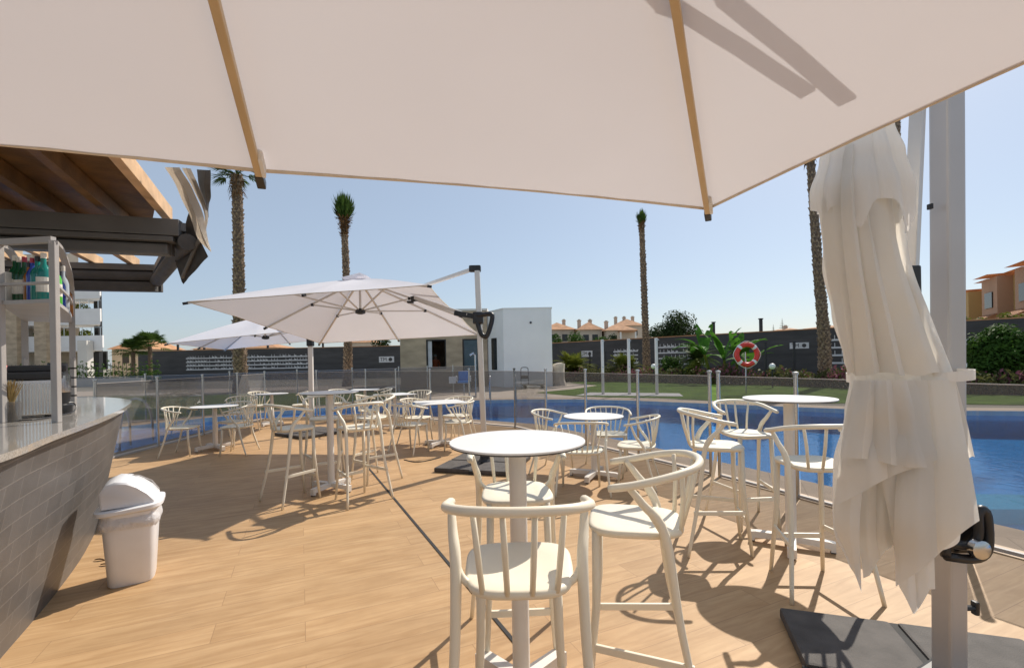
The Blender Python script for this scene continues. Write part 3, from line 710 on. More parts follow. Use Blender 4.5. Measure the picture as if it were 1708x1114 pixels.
LO = [([(1572, 634), (1592, 700), (1600, 764)], [(1594, 634), (1612, 700), (1626, 764)], -.06, 1, .01, (0, .5), .5),
      ([(1424, 634), (1410, 700), (1396, 800), (1390, 880), (1411, 928)], [(1450, 634), (1446, 720), (1440, 800), (1434, 880), (1437, 985)], .000, 1, .020, (0, .5), .6),
      ([(1436, 634), (1436, 760), (1432, 880), (1440, 950)], [(1496, 634), (1494, 760), (1490, 880), (1496, 900)], -.035, 2, .02, (20, .2), .5),
      ([(1456, 634), (1462, 760), (1482, 860), (1500, 975)], [(1540, 634), (1546, 760), (1556, 880), (1560, 985)], .004, 2, .022, (45, .40), .6),
      ([(1502, 634), (1500, 740), (1492, 850), (1494, 980)], [(1592, 634), (1612, 740), (1628, 830), (1634, 868)], .026, 2, .035, (0, .5), .55),
      ([(1426, 634), (1408, 740), (1396, 838)], [(1528, 634), (1545, 700), (1566, 762)], .042, 2, .030, (0, .5), .65),
      ([(1432, 634), (1418, 700), (1404, 764)], [(1512, 634), (1530, 700), (1547, 780)], .060, 3, .030, (0, .5), .75)]
for k, (L_, R_, off, pl, amp_, tp_, sk_) in enumerate(LO): panel('hanging_flap', L_, R_, off, pl, amp_, tp_, sk_, 5+k*1.7, back=(k == 0))
tabv = [(z, cx-.004, cy-.03, r*1.08+.004) for z, cx, cy, r in tab]
def hem_vent(th):
    d_ = Dp(1440, 345, DF).z; x1_ = (th-R(-118)+math.pi) % (2*math.pi)-math.pi; x2_ = (th-R(-165)+math.pi) % (2*math.pi)-math.pi; x3_ = (th-R(-50)+math.pi) % (2*math.pi)-math.pi
    return d_-.10*math.exp(-(x1_/.22)**2)-.04*math.exp(-(x2_/.3)**2)-.12*math.exp(-(x3_/.28)**2)
obj('vent_flap', fabric(lambda z: interp(tabv, z), [zt_+.01]*50, hem_vent, amp=.22, twist=.35, ph=.3, folds=9, seed=9), 'fold', fo, smooth='all')
# strap around fabric and mast
s = nb(); zs = Dp(1500, 629, DF).z; pts = []
cx, cy, rx = prof(zs)
for k in range(33):
    a_ = 2*math.pi*k/32; xl_ = Dp(1422, 629, 1.80).x; xr_ = Dp(1606, 629, 1.80).x; x = (xl_+xr_)/2+(xr_-xl_)/2*math.cos(a_); y = 1.80+(.165)*math.sin(a_); pts.append(Vector((x, y, zs+.006*math.cos(a_))))
for p, q in zip(pts, pts[1:]):
    dr_ = (q-p); nrm = Vector((dr_.y, -dr_.x, 0)).normalized()*.0035
    vs = [p-nrm+Vector((0, 0, -.018)), q-nrm+Vector((0, 0, -.018)), q-nrm+Vector((0, 0, .018)), p-nrm+Vector((0, 0, .018))]
    s.faces.new([s.verts.new(v_) for v_ in vs])
bmesh.ops.remove_doubles(s, verts=s.verts, dist=.0005)
bmesh.ops.solidify(s, geom=s.faces, thickness=.003); obj('strap', s, 'fold', t, smooth=True)
kc = Dp(1598, 898, 1.74)
s = nb(); box(s, Vector((PB3.x-.01, PB3.y-.04, kc.z+.0)), (.15, .14, .13), 0, .02); obj('slider', s, 'black', t)
s = nb(); lp = [(-.07, -.06), (.03, -.075), (.085, -.055), (.10, .0), (.095, .10), (.075, .125), (.06, .10), (.058, .02), (.02, -.02), (-.07, -.01), (-.07, -.06)]
for i in range(1): tube(s, spline([Vector((kc.x+a_*.92, kc.y-.02, kc.z+b_*.92)) for a_, b_ in lp], 3), .017, 9)
obj('crank_handle', s, 'black', t, smooth='all')
s = nb(); lathe(s, [(.028, 0), (.034, .006), (.034, .03), (.02, .036)], 16); bmesh.ops.rotate(s, verts=s.verts, matrix=Matrix.Rotation(R(90), 3, 'X'), cent=(0, 0, 0)); bmesh.ops.translate(s, verts=s.verts, vec=(kc.x+.03, kc.y-.03, kc.z-.02)); obj('crank_knob', s, 'steel', t, smooth=True)
s = nb(); kz = Dp(1600, 1028, 1.8); tube(s, [(PB3.x+.05, PB3.y, kz.z), (PB3.x+.10, PB3.y, kz.z)], .011, 8); box(s, (PB3.x+.10, PB3.y, kz.z), (.018, .025, .055), 0, .006); obj('clamp_knob', s, 'black', t)
slab_base(t, PB3, R(117), .74)
s = nb(); box(s, PB3+Vector((0, 0, .08)), (.20, .18, .10), R(27), .015); obj('mast_socket', s, 'black', t)

# ================================================================== BAR
tp = [(-1.1, -1.4), (-1.25, -.3), (-1.55, .85), (-1.94, 1.76), (-2.23, 2.25), (-2.67, 3.03), (-3.15, 3.78), (-3.75, 4.55), (-4.45, 5.05), (-5.3, 5.35), (-6.2, 5.35)]
cur = [Vector((p.x, p.y)) for p in spline([(x, y, 0) for x, y in tp], 8)]
def offc(c, d):
    out = []
    for i in range(len(c)):
        tt = (c[min(i+1, len(c)-1)]-c[max(i-1, 0)]).normalized(); out.append(c[i]+Vector((-tt.y, tt.x))*d)
    return out
t = thing('bar_counter', 'curved outdoor bar counter clad in grey tiles with a granite top', 'bar counter', (0, 0, 0))
s = nb(); outer = cur; inner = offc(cur, .86); rings = []
uvl = s.loops.layers.uv.new('UVMap')
def strip(bm, A, za, B, zb):
    va = [bm.verts.new((p.x, p.y, za)) for p in A]; vb = [bm.verts.new((p.x, p.y, zb)) for p in B]; L = 0
    for i in range(len(A)-1):
        f = bm.faces.new((va[i], va[i+1], vb[i+1], vb[i])); l2 = L+(A[i+1]-A[i]).length
        for lp, uv in zip(f.loops, ((L, 0), (l2, 0), (l2, 1.09), (L, 1.09))): lp[uvl].uv = uv
        L = l2
strip(s, offc(cur, .25), .008, offc(cur, .05), 1.07); strip(s, offc(cur, .80), 1.07, offc(cur, .80), .008)
me = obj('front_wall', s, 'bartile', t, smooth=True)
s = nb(); A = [(p.x, p.y) for p in outer]+[(p.x, p.y) for p in inner[::-1]]
va = [s.verts.new((x, y, 1.07)) for x, y in A]; vb = [s.verts.new((x, y, 1.10)) for x, y in A]; n = len(A); m_ = n//2
for i in range(n): s.faces.new((va[i], va[(i+1) % n], vb[(i+1) % n], vb[i]))
for i in range(m_-1):
    s.faces.new((vb[i], vb[i+1], vb[n-2-i], vb[n-1-i])); s.faces.new((va[i], va[n-1-i], va[n-2-i], va[i+1]))
obj('countertop', s, 'granite', t)

# rack on the bar
t = thing('bottle_rack', 'pale grey steel bottle rack with curved shoulders standing on the bar counter', 'rack')
RA, RB, RD, RCn = Vector((-3.08, 2.80, 0)), Vector((-2.71, 2.76, 0)), Vector((-3.80, 4.02, 0)), Vector((-3.98, 3.80, 0))
Z0 = 1.10; ZT = 2.17
def vz(p, z): return Vector((p.x, p.y, z))
for p in (RA, RB):
    s = nb(); beam(s, vz(p, Z0), vz(p, ZT), .038, .03, .004); obj('front_post', s, 'rack', t)
for a, b in ((RA, RCn), (RB, RD)):
    zc = 1.95 if b is RCn else 2.0
    s = nb(); pts = spline([vz(b, Z0), vz(b, 1.5), vz(b, zc), vz(b.lerp(a, .10), 2.18), vz(b.lerp(a, .38), 2.22), vz(b.lerp(a, .7), 2.22), vz(a, 2.17)], 5)
    for i in range(len(pts)-1): beam(s, pts[i], pts[i+1]+(pts[i+1]-pts[i])*.15, .040, .020)
    obj('curved_frame', s, 'rack', t)
for zz, nm, th in ((2.185, 'top_rail', .035), (1.93, 'guard_rail', .014)):
    s = nb(); beam(s, vz(RA, zz), vz(RB, zz), .03, th)
    if nm == 'guard_rail':
        mid = (RB+RD)/2+Vector((.02, .02, 0)); pts = spline([vz(RB, zz), vz(mid, zz), vz(RD, zz)], 6)
        for i in range(len(pts)-1): beam(s, pts[i], pts[i+1], .014, .014)
    obj(nm, s, 'rack', t)
mid = (RB+RD)/2+Vector((.02, .02, 0)); fr_ = [p.xy for p in spline([vz(RB, 0), vz(mid, 0), vz(RD, 0)], 6)]
s = nb(); prism(s, [(RA.x, RA.y)]+[(p.x, p.y) for p in fr_]+[(RCn.x, RCn.y)], 1.812, 1.835); obj('shelf', s, 'rack', t)

def bottle(p, z, r, h, m, label, capm='black', neck=.3, lab=True):
    lab = int(r*1000+h*100) % 3 == 0
    t = thing('bottle', label, 'bottle', (p.x, p.y, z), group='bottles on the bar rack')
    s = nb(); hb = h*(1-neck); lathe(s, [(r*.9, 0), (r, .006), (r, hb*.88), (r*.8, hb), (r*.36, hb+h*neck*.3), (r*.34, h*.97)], 16); b = obj('body', s, m, t, smooth=True)
    s = nb(); lathe(s, [(r*.40, h*.90), (r*.40, h), (r*.33, h+.004)], 12); obj('bottle_cap', s, capm, t)
    if lab: s = nb(); lathe(s, [(r*1.015, hb*.3), (r*1.02, hb*.31), (r*1.02, hb*.72), (r*1.015, hb*.73)], 16, cap=False); obj('label', s, 'label', b)
bl = [(26, .032, .31, 'glassg', 'label', 'dark green bottle with pale foil, second from the left on the rack'),
      (33, .03, .30, 'glassg', 'label', 'dark green bottle with a white neck beside the red capped one'),
      (42, .033, .30, 'glassg', 'redcap', 'dark green bottle with a red foil cap on the rack'),
      (49, .028, .25, 'glassa', 'black', 'short amber bottle between the green ones on the rack'),
      (55, .030, .28, 'glassb', 'redcap', 'blue bottle with a reddish cap on the rack'),
      (64, .036, .29, 'glasst', 'black', 'wide teal bottle left of the rack post'),
      (74, .038, .31, 'glasst', 'label', 'teal bottle with a tall white neck right beside the rack post')]
for px, r, h, m_, cm, lab in bl:
    a_, b_ = ray(px, 500); d_ = 2.93+(.05 if m_ == 'glassg' else 0); bottle(Vector((a_*d_, d_, 0)), 1.835, r, h, m_, lab, cm)
for px, d_, r, h, m_, cm, lab in ((94, 3.05, .03, .27, 'glassl', 'black', 'lime green bottle just right of the rack post'), (100, 3.3, .032, .27, 'glassb', 'black', 'bright blue bottle right of the lime one'),
                             (106, 3.45, .033, .34, 'glassc', 'label', 'tall clear bottle with a silver stopper on the curved end of the rack'), (114, 3.7, .03, .25, 'glassa', 'black', 'brown bottle at the curved end of the rack')):
    a_, b_ = ray(px, 505); bottle(Vector((a_*d_, d_, 0)), 1.835, r, h, m_, lab, cm)
s = nb(); a_ = Dp(11, 500, 2.95); box(s, (a_.x, a_.y, 1.935), (.07, .07, .20), 0, .004); tag(obj('carton', s, 'label'), 'beige upright carton at the left end of the bottle rack', 'carton')

# machines on the counter
q = Dp(57, 660, 3.15); q.z = 1.10
t = thing('ribbed_appliance', 'silver appliance with vertical ribs and a black top on the bar', 'appliance', q, R(45))
s = nb(); box(s, (0, 0, .13), (.22, .30, .24), 0, .03)
obj('housing', s, 'alu', t, smooth=True); s = nb()
for k in range(12): tube(s, [(-.09+k*.0155, -.151, .025), (-.09+k*.0155, -.151, .225)], .0045, 6)
obj('rib', s, 'steel', t)
s = nb(); box(s, (-.03, 0, .275), (.34, .30, .05), 0, .012); box(s, (.02, .03, .322), (.28, .24, .045), 0, .01); obj('black_lid', s, 'black', t)
q = Dp(97, 655, 3.3); q.z = 1.10
t = thing('coffee_grinder', 'black and steel cylindrical grinder behind the rack post on the bar', 'appliance', q)
s = nb(); lathe(s, [(.07, 0), (.075, .01), (.075, .06), (.06, .07), (.068, .15)], 20); obj('base', s, 'black', t, smooth=True)
s = nb(); lathe(s, [(.066, .151), (.068, .16), (.068, .27)], 20); obj('drum', s, 'steel', t, smooth=True)
s = nb(); lathe(s, [(.060, .271), (.055, .29), (.055, .36)], 20); obj('lid', s, 'black', t, smooth=True)
s = nb(); pts = spline([Dp(110, 672, 3.3), Dp(122, 671, 3.35), Dp(127, 680, 3.35), Vector((*Dp(115, 688, 3.25).xy, 1.106)), Vector((*Dp(60, 690, 2.9).xy, 1.106)), Vector((*Dp(25, 696, 2.85).xy, 1.106))], 6); tube(s, pts, .004, 6)
tag(obj('power_cord', s, 'black'), 'black power cord lying on the granite bar top', 'cord')
q = Dp(20, 690, 2.85); q.z = 1.10
t = thing('vase_of_straw', 'clear glass vase holding a twisted bundle of dried straw at the bar end', 'vase', q)
s = nb(); lathe(s, [(.035, 0), (.04, .005), (.042, .12), (.04, .122)], 16, cap=False); obj('glass', s, 'glass', t, smooth=True)
s = nb()
for k in range(90):
    a_ = rnd.uniform(0, 6.28); r1 = rnd.uniform(.005, .03); r2 = rnd.uniform(.01, .058); tw = 1.6
    tube(s, [(r1*math.cos(a_), r1*math.sin(a_), .004), (.012*math.cos(a_+tw), .012*math.sin(a_+tw), .11), (r2*math.cos(a_+2*tw), r2*math.sin(a_+2*tw), .235+rnd.uniform(-.02, .02))], .0016, 4)
obj('straw', s, 'dry', t)
q = Dp(7, 620, 3.2); s = nb(); bmesh.ops.create_uvsphere(s, u_segments=16, v_segments=10, radius=.024); bmesh.ops.translate(s, verts=s.verts, vec=(0, 0, .024)); s2 = s
o = obj('red_ball_knob', s, 'red', smooth='all'); o.location = q; 
s = nb(); tube(s, [(0, 0, 1.10-q.z), (0, 0, .005)], .006, 6); tag(o, 'small red ball on a thin stem beside the black appliance top', 'knob'); obj('stem', s, 'steel', o)

# ================================================================== WASTE BIN
q = P(222, 965); t = thing('waste_bin', 'white swing lid waste bin with a white liner beside the bar', 'waste bin', (q.x, q.y, .008), R(33))
def loft(bm, secs, e=4.5, n=36):
    rings = [[bm.verts.new((cx+x, cy+y, z+sl*x)) for x, y in superell(a_, b_, n, e)] for a_, b_, z, cx, cy, sl in secs]
    for i in range(len(rings)-1):
        for k in range(n): bm.faces.new((rings[i][k], rings[i][(k+1) % n], rings[i+1][(k+1) % n], rings[i+1][k]))
    bm.faces.new(rings[0][::-1]); bm.faces.new(rings[-1]); return bm
s = nb(); loft(s, [(.115, .13, 0, 0, 0, 0), (.122, .137, .01, 0, 0, 0), (.15, .165, .47, 0, 0, 0)]); obj('body', s, 'bin', t, smooth=True)
s = nb(); rings = []
for j in range(7):
    z = .375+j*.017; ring = []
    for k in range(72):
        a_ = 2*math.pi*k/72; c_, s_ = math.cos(a_), math.sin(a_); e = 4.5; w_ = .154+.006*math.sin(j*.9)+.006*noise.noise(Vector((c_*6, s_*6, z*25)))
        ring.append(s.verts.new((w_*math.copysign(abs(c_)**(2/e), c_), (w_+.015)*math.copysign(abs(s_)**(2/e), s_), z+.012*noise.noise(Vector((c_*3, s_*3, 2)))*(j < 3))))
    rings.append(ring)
for j in range(6):
    for k in range(72): s.faces.new((rings[j][k], rings[j][(k+1) % 72], rings[j+1][(k+1) % 72], rings[j+1][k]))
obj('liner', s, 'bag', t, smooth='all')
s = nb(); loft(s, [(.162, .178, .472, 0, 0, .05), (.178, .194, .485, 0, 0, .06), (.178, .194, .505, 0, 0, .06), (.160, .175, .512, 0, 0, .06)]); obj('rim', s, 'bin', t, smooth=True)
s = nb(); prf = [(-.145, .515), (-.145, .62), (-.12, .665), (-.07, .685), (-.01, .675), (.05, .64), (.105, .59), (.145, .535), (.145, .515)]
ringsA = []
for yy, sc in ((-.155, .90), (-.145, .97), (-.05, 1.0), (.05, 1.0), (.145, .97), (.155, .90)):
    ringsA.append([s.verts.new((x*sc, yy, .515+(z-.515)*sc)) for x, z in prf])
for j in range(5):
    for k in range(len(prf)): s.faces.new((ringsA[j][k], ringsA[j][(k+1) % len(prf)], ringsA[j+1][(k+1) % len(prf)], ringsA[j+1][k]))
s.faces.new(ringsA[0]); s.faces.new(ringsA[-1][::-1]); lid = obj('swing_lid', s, 'bin', t, smooth=True)
s = nb(); tube(s, [(-.03, .10, .674), (.03, .105, .662), (.10, .11, .614), (.14, .11, .55)], .0045, 6); obj('lid_seam', s, 'rack', lid)

# small leaves on the deck
for (px, py, lab) in ((166, 937, 'small curled brown leaf on the deck, the one farther from the camera'), (176, 945, 'small curled brown leaf on the deck, the one closer to the bin')):
    q = P(px, py); s = nb(); n = 6
    vs = [[s.verts.new((q.x+(-.04+.016*i), q.y+w_*math.sin(math.pi*i/5.)+.004, .012+.012*abs(w_)/.012*.6+.004*math.sin(i))) for i in range(6)] for w_ in (-.012, 0, .012)]
    for j in range(2):
        for i in range(5): s.faces.new((vs[j][i], vs[j][i+1], vs[j+1][i+1], vs[j+1][i]))
    tag(obj('fallen_leaf', s, 'skirt'), lab, 'leaf', 'fallen leaves')
s = nb(); pts = spline([Vector((*P(674, 768).xy, .014)), Vector((*P(695, 772).xy, .014)), Vector((*P(720, 768).xy, .014)), Vector((*P(735, 764).xy, .014))], 6); tube(s, pts, .006, 6)
tag(obj('floor_cord', s, 'rubber'), 'thin dark cord lying on the deck beside the parasol base', 'cord')

# ================================================================== PERGOLA over the bar
t = thing('bar_pergola', 'timber pergola with grey beams and rolled dark awnings above the bar', 'pergola')
ZB = 2.5; NA, NB_ = Vector((-6.6, 3.2, 0)), Vector((-3.02, 4.27, 0)); FA = Vector((-9.2, 5.0, 0)); FB = Vector((-4.72, 6.2, 0))
s = nb(); beam(s, vz(NA, 2.68), vz(NB_, 2.68), .10, .15, .006); g1 = obj('front_beam', s, 'grey', t)
s = nb(); beam(s, vz(NA, 2.575), vz(NB_, 2.575)+Vector((-.05, 0, 0)), .13, .045, .005); beam(s, vz(NA, 2.49)+Vector((0, .05, 0)), vz(NB_, 2.49)+Vector((-.12, .03, 0)), .12, .10, .02); obj('gutter', s, 'grey', g1)
s = nb(); beam(s, vz(NA, 2.60)+Vector((-.03, .09, 0)), vz(NB_, 2.60)+Vector((-.12, .07, 0)), .07, .31, .01); obj('awning_cassette', s, 'awn', g1)
s = nb(); tube(s, [vz(FA, 2.62), vz(FB, 2.62)], .07, 14); beam(s, vz(FA, 2.48), vz(FB, 2.48), .10, .12, .01); obj('awning_roll', s, 'awn', t, smooth=True)
s = nb(); beam(s, vz(FA, 2.59)+Vector((0, .10, 0)), vz(FB, 2.59)+Vector((0, .10, 0)), .06, .33, .01); obj('awning_cassette', s, 'awn', t)
s = nb(); beam(s, vz(FA, 2.73), vz(FB, 2.73), .12, .08, .006); obj('rear_beam', s, 'grey', t)
s = nb(); sidev = (FB-NB_); tube(s, [vz(NB_, 2.56)+Vector((.06, 0, 0)), vz(FB, 2.56)], .075, 14); obj('side_awning_roll', s, 'awn', t, smooth=True)
s = nb(); beam(s, vz(NB_, 2.70), vz(FB, 2.70), .08, .08, .006); obj('side_beam', s, 'grey', t)
# rafters
r1a, r1b = P(270, 352, 2.86), P(203, 272, 2.86)
rd = (r1b-r1a); rd.z = 0; rd.normalize()
nv = (NB_-NA).normalized()
for i in range(8):
    st_ = r1a-nv*(.44*i)+Vector((0, .08*0, 0)); a_ = st_-rd*(.25 if i == 0 else .9); b_ = st_+rd*3.2
    s = nb(); beam(s, vz(a_, 2.90), vz(b_, 2.90), .07, .13, .004); obj('rafter', s, 'timber_lit' if i == 0 else 'timber', t)
s = nb(); A = r1a-rd*.05-nv*.05; B = r1a+rd*3.2-nv*.05; Cc = B-nv*4; Dd = A-nv*4-rd*1.2; Ee = A-nv*.3-rd*1.1
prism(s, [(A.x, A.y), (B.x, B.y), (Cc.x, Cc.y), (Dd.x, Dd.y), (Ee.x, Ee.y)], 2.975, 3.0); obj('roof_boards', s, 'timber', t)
# back rafters seen above the rear awning
for i in range(9):
    b_ = FB-(FB-FA).normalized()*(.42*i+.3); a_ = b_-rd*.3; c_ = b_+rd*1.3
    s = nb(); beam(s, vz(a_, 2.84), vz(c_, 2.84), .07, .12, .004); obj('rafter', s, 'timber_lit', t)
for p in ((-6.7, 3.3), (-9.0, 5.1), (-5.6, .5)):
    s = nb(); box(s, (p[0], p[1], 1.32), (.12, .12, 2.64), 0, .006); obj('post', s, 'grey', t)
# hanging fabric at the corner
def cloth(rows, m, nm, par, seed=0, th=.006):
    s = nb(); g = []
    n1 = len(rows)
    L_ = [spline(r, 8) for r in rows]; k = min(len(l) for l in L_)
    for l in L_:
        g.append([s.verts.new(p+Vector((.012*noise.noise(p*5), .012*noise.noise(p*5+Vector((3, 1, seed))), 0))) for p in l[:k]])
    for i in range(n1-1):
        for j in range(k-1): s.faces.new((g[i][j], g[i][j+1], g[i+1][j+1], g[i+1][j]))
    bmesh.ops.solidify(s, geom=s.faces, thickness=th); return obj(nm, s, m, par, smooth=True)
def cl(L_, R_, m, nm, sd):
    k = len(L_); dd_ = [3.7+.5*i/(k-1) for i in range(k)]
    cloth([[Dp(*p, d) for p, d in zip(L_, dd_)], [Dp((a[0]+b[0])/2, (a[1]+b[1])/2, d-.08) for a, b, d in zip(L_, R_, dd_)], [Dp(*p, d-.03) for p, d in zip(R_, dd_)]], m, nm, t, sd)
cl([(276, 279), (289, 305), (312, 354), (332, 399), (351, 421)], [(301, 280), (319, 313), (338, 352), (345, 391), (352, 420)], 'awnl', 'hanging_awning', 1)
cl([(303, 280), (320, 312), (339, 352), (344, 380)], [(319, 282), (332, 311), (347, 354), (345, 386)], 'awnl', 'awning_strip', 2)
cl([(329, 283), (333, 313), (345, 348), (346, 362)], [(351, 284), (352, 326), (349, 345), (347, 363)], 'grey', 'rolled_edge', 3)
cloth([[Dp(316, 352, 4.3), Dp(290, 425, 4.7)], [Dp(334, 400, 4.3), Dp(303, 470, 4.75)], [Dp(346, 428, 4.3), Dp(306, 474, 4.8)]], 'awn', 'side_flap', t, 4)
s = nb(); tube(s, [Dp(333, 398, 4.25), Dp(304, 463, 4.7)], .018, 8); obj('flap_bar', s, 'grey', t)

# ================================================================== VEGETATION
def leaf_cloud(bm, blobs, n, size, flat=.0, up=.35):
    tot = sum(b[3]**2 for b in blobs)
    for (x, y, z, r) in blobs:
        k = int(n*r*r/tot)
        for _ in range(k):
            d = Vector((rnd.gauss(0, 1), rnd.gauss(0, 1), rnd.gauss(0, 1))).normalized(); rr = r*(.55+.5*rnd.random()**.6)
            c = Vector((x, y, z))+Vector((d.x*rr, d.y*rr, d.z*rr*.9)); nrm = (d+Vector((rnd.uniform(-.7, .7), rnd.uniform(-.7, .7), rnd.uniform(-.5, .9)))).normalized()
            t1 = nrm.orthogonal().normalized(); t1 = Matrix.Rotation(rnd.uniform(0, 6.28), 3, nrm) @ t1; t2 = nrm.cross(t1); s_ = size*rnd.uniform(.6, 1.3)
            bm.faces.new([bm.verts.new(c+t1*s_), bm.verts.new(c+t2*s_*.45), bm.verts.new(c-t1*s_), bm.verts.new(c-t2*s_*.45)])
    return bm
def clumps(w_, h_, d_, n, rmin, rmax, z0=0, dome=True):
    out = []
    for _ in range(n):
        a = rnd.uniform(0, 6.28); q = rnd.random()**.5; zf = rnd.random()
        sh = math.sqrt(max(.05, 1-(zf if dome else 0)**2)); out.append((math.cos(a)*q*w_/2*sh, math.sin(a)*q*d_/2*sh, z0+zf*h_, rnd.uniform(rmin, rmax)))
    return out
def bush(name, label, p, w_, h_, d_, m, n=1500, size=.1, cat='shrub', group=None, nc=14, trunk=None, z=0):
    t = thing(name, label, cat, (p[0], p[1], z), group=group)
    r = min(w_, h_)*.22; s = nb(); z0 = (trunk or .05)
    leaf_cloud(s, clumps(w_-r*1.4, h_-z0-r, d_-r, nc, r*.7, r*1.25, z0+r*.3), n, size); obj('crown' if trunk else 'foliage', s, m, t)
    s = nb(); tube(s, spline([(0, 0, 0), (.04, .02, (z0+h_*.2)*.6), (.0, .03, z0+h_*.35)], 3), [max(.03, w_*.03)]*6+[max(.03, w_*.03)*.5], 7)
    for k in range(4):
        a = k*1.57+.5; tube(s, [(0, .02, z0+h_*.1), (math.cos(a)*w_*.12, math.sin(a)*w_*.12, z0+h_*.3), (math.cos(a)*w_*.25, math.sin(a)*w_*.25, z0+h_*.5)], [w_*.02, w_*.015, w_*.006], 5)
    obj('trunk' if trunk else 'stem', s, 'trunk', t); return t
def palm(label, base, pts, r0, r1, crown, d, stubs=True):
    """pts are world points along the trunk"""
    t = thing('palm_tree', label, 'palm tree', base, group='tall fan palms')
    B = Vector(base); sp_ = spline([Vector(p)-B for p in pts], 14); n = len(sp_); s = nb()
    rad = [(r0+(r1-r0)*(i/(n-1)))*(1+.10*noise.noise(Vector((i*.7, 2, B.x)))) for i in range(n)]
    rad[0] *= 1.25; rad[1] *= 1.1
    tube(s, sp_, rad, 12); tr = obj('trunk', s, 'trunk', t)
    # rough leaf stubs
    s = nb(); L = sum((b-a).length for a, b in zip(sp_, sp_[1:])); rows = int(L/.17)
    for j in range(rows):
        f_ = j/rows*(n-1); i = int(f_); c = sp_[i].lerp(sp_[min(i+1, n-1)], f_-i); r = rad[i]
        for k in range(8):
            a = 2*math.pi*(k+.5*(j % 2))/8+rnd.uniform(-.2, .2); u = Vector((math.cos(a), math.sin(a), 0)); v_ = Vector((-u.y, u.x, 0)); w2 = r*.42; o_ = r*rnd.uniform(.16, .48)
            h2 = rnd.uniform(.12, .24)
            p0 = c+u*(r*.92); A_ = s.verts.new(p0-v_*w2); B_ = s.verts.new(p0+v_*w2); T_ = s.verts.new(p0+u*o_+Vector((0, 0, h2))); D_ = s.verts.new(p0+Vector((0, 0, h2*1.1))-u*.02)
            s.faces.new((A_, B_, T_)); s.faces.new((B_, D_, T_)); s.faces.new((D_, A_, T_))
    obj('leaf_stubs', s, 'trunkold', tr)
    top = sp_[-1]
    if crown and crown[0] == 'tuft':
        _, R_, H_, nbl = crown; s = nb(); sk = nb()
        for k in range(nbl):
            a = rnd.uniform(0, 6.28); q_ = rnd.random()**.6; u = Vector((math.cos(a), math.sin(a), 0)); v_ = Vector((-u.y, u.x, 0)); z_ = rnd.uniform(0, .45)*H_
            p0 = top+u*R_*.35*q_+Vector((0, 0, z_*.6)); tip = top+u*R_*q_*rnd.uniform(.75, 1.1)+Vector((0, 0, z_+H_*rnd.uniform(.25, .62)*(1.15-.5*q_))); mid_ = p0.lerp(tip, .55)+u*R_*.10
            w3 = v_*.035*R_/.6
            s.faces.new([s.verts.new(p0-w3*.5), s.verts.new(p0+w3*.5), s.verts.new(mid_+w3), s.verts.new(mid_-w3)]); s.faces.new([s.verts.new(mid_-w3), s.verts.new(mid_+w3), s.verts.new(tip)])
        obj('crown', s, 'palmleaf', t)
        for k in range(nbl//2):
            a = rnd.uniform(0, 6.28); u = Vector((math.cos(a), math.sin(a), 0)); v_ = Vector((-u.y, u.x, 0))*.05; z_ = rnd.uniform(-.75, .08)*H_*.8; wd = R_*(.75+.5*z_/H_)
            p0 = top+u*r1*.8+Vector((0, 0, z_)); tip = top+u*wd*rnd.uniform(.6, 1)+Vector((0, 0, z_+rnd.uniform(-.15, .30)))
            sk.faces.new([sk.verts.new(p0-v_), sk.verts.new(p0+v_), sk.verts.new(tip+v_*.6), sk.verts.new(tip-v_*.6)])
        obj('dead_leaf_skirt', sk, 'skirt', t)
    elif crown:
        s = nb(); sk = nb(); spread, cr_, nf, upb, skh = crown
        for k in range(nf):
            a = rnd.uniform(0, 6.28); el = rnd.uniform(upb, 1.4) if rnd.random() < .8 else rnd.uniform(upb-.4, upb)
            dv = Vector((math.cos(a)*math.cos(el), math.sin(a)*math.cos(el), math.sin(el))); ln = cr_*rnd.uniform(.6, 1)
            pe = top+dv*ln*.45; tube(s, [top, pe], .015, 4)
            sd = dv.cross(Vector((0, 0, 1))).normalized() if abs(dv.z) < .98 else Vector((1, 0, 0))
            upn = sd.cross(dv)
            for q_ in range(13):
                b_ = (q_-6)/6*1.25*spread; di = (dv*math.cos(b_)+sd*math.sin(b_)+upn*rnd.uniform(-.15, .15)).normalized(); l2 = ln*.62*(1-.25*abs(b_))
                e1 = pe+di*l2*.6; e2 = pe+di*l2+Vector((0, 0, -.16*l2)); w3 = di.cross(upn).normalized()*.025*ln
                s.faces.new([s.verts.new(pe-w3*.4), s.verts.new(pe+w3*.4), s.verts.new(e1+w3), s.verts.new(e1-w3)]); s.faces.new([s.verts.new(e1-w3), s.verts.new(e1+w3), s.verts.new(e2)])
        obj('crown', s, 'palmleaf', t)
        for k in range(160):
            a = rnd.uniform(0, 6.28); u = Vector((math.cos(a), math.sin(a), 0)); z_ = rnd.uniform(-skh, .05); p0 = top+u*r1*rnd.uniform(.8, 1.5)+Vector((0, 0, z_)); v_ = Vector((-u.y, u.x, 0))*.05
            tip = p0+u*rnd.uniform(.05, .22)+Vector((0, 0, rnd.uniform(-.45, .2)))
            sk.faces.new([sk.verts.new(p0-v_), sk.verts.new(p0+v_), sk.verts.new(tip)])
        obj('dead_leaf_skirt', sk, 'skirt', t)
    return t
dd = 24; b0 = Vector((*Dp(402, 650, dd).xy, 0))
palm('thickest left palm with a pale rough trunk and crown cut off by the overhead canopy', b0, [b0, Dp(399, 560, dd), Dp(398, 430, dd), Dp(395, 292, dd)], .30, .22, (1.0, 1.5, 34, -.25, 1.1), dd)
dd = 28; b0 = Vector((*Dp(580, 640, dd).xy, 0))
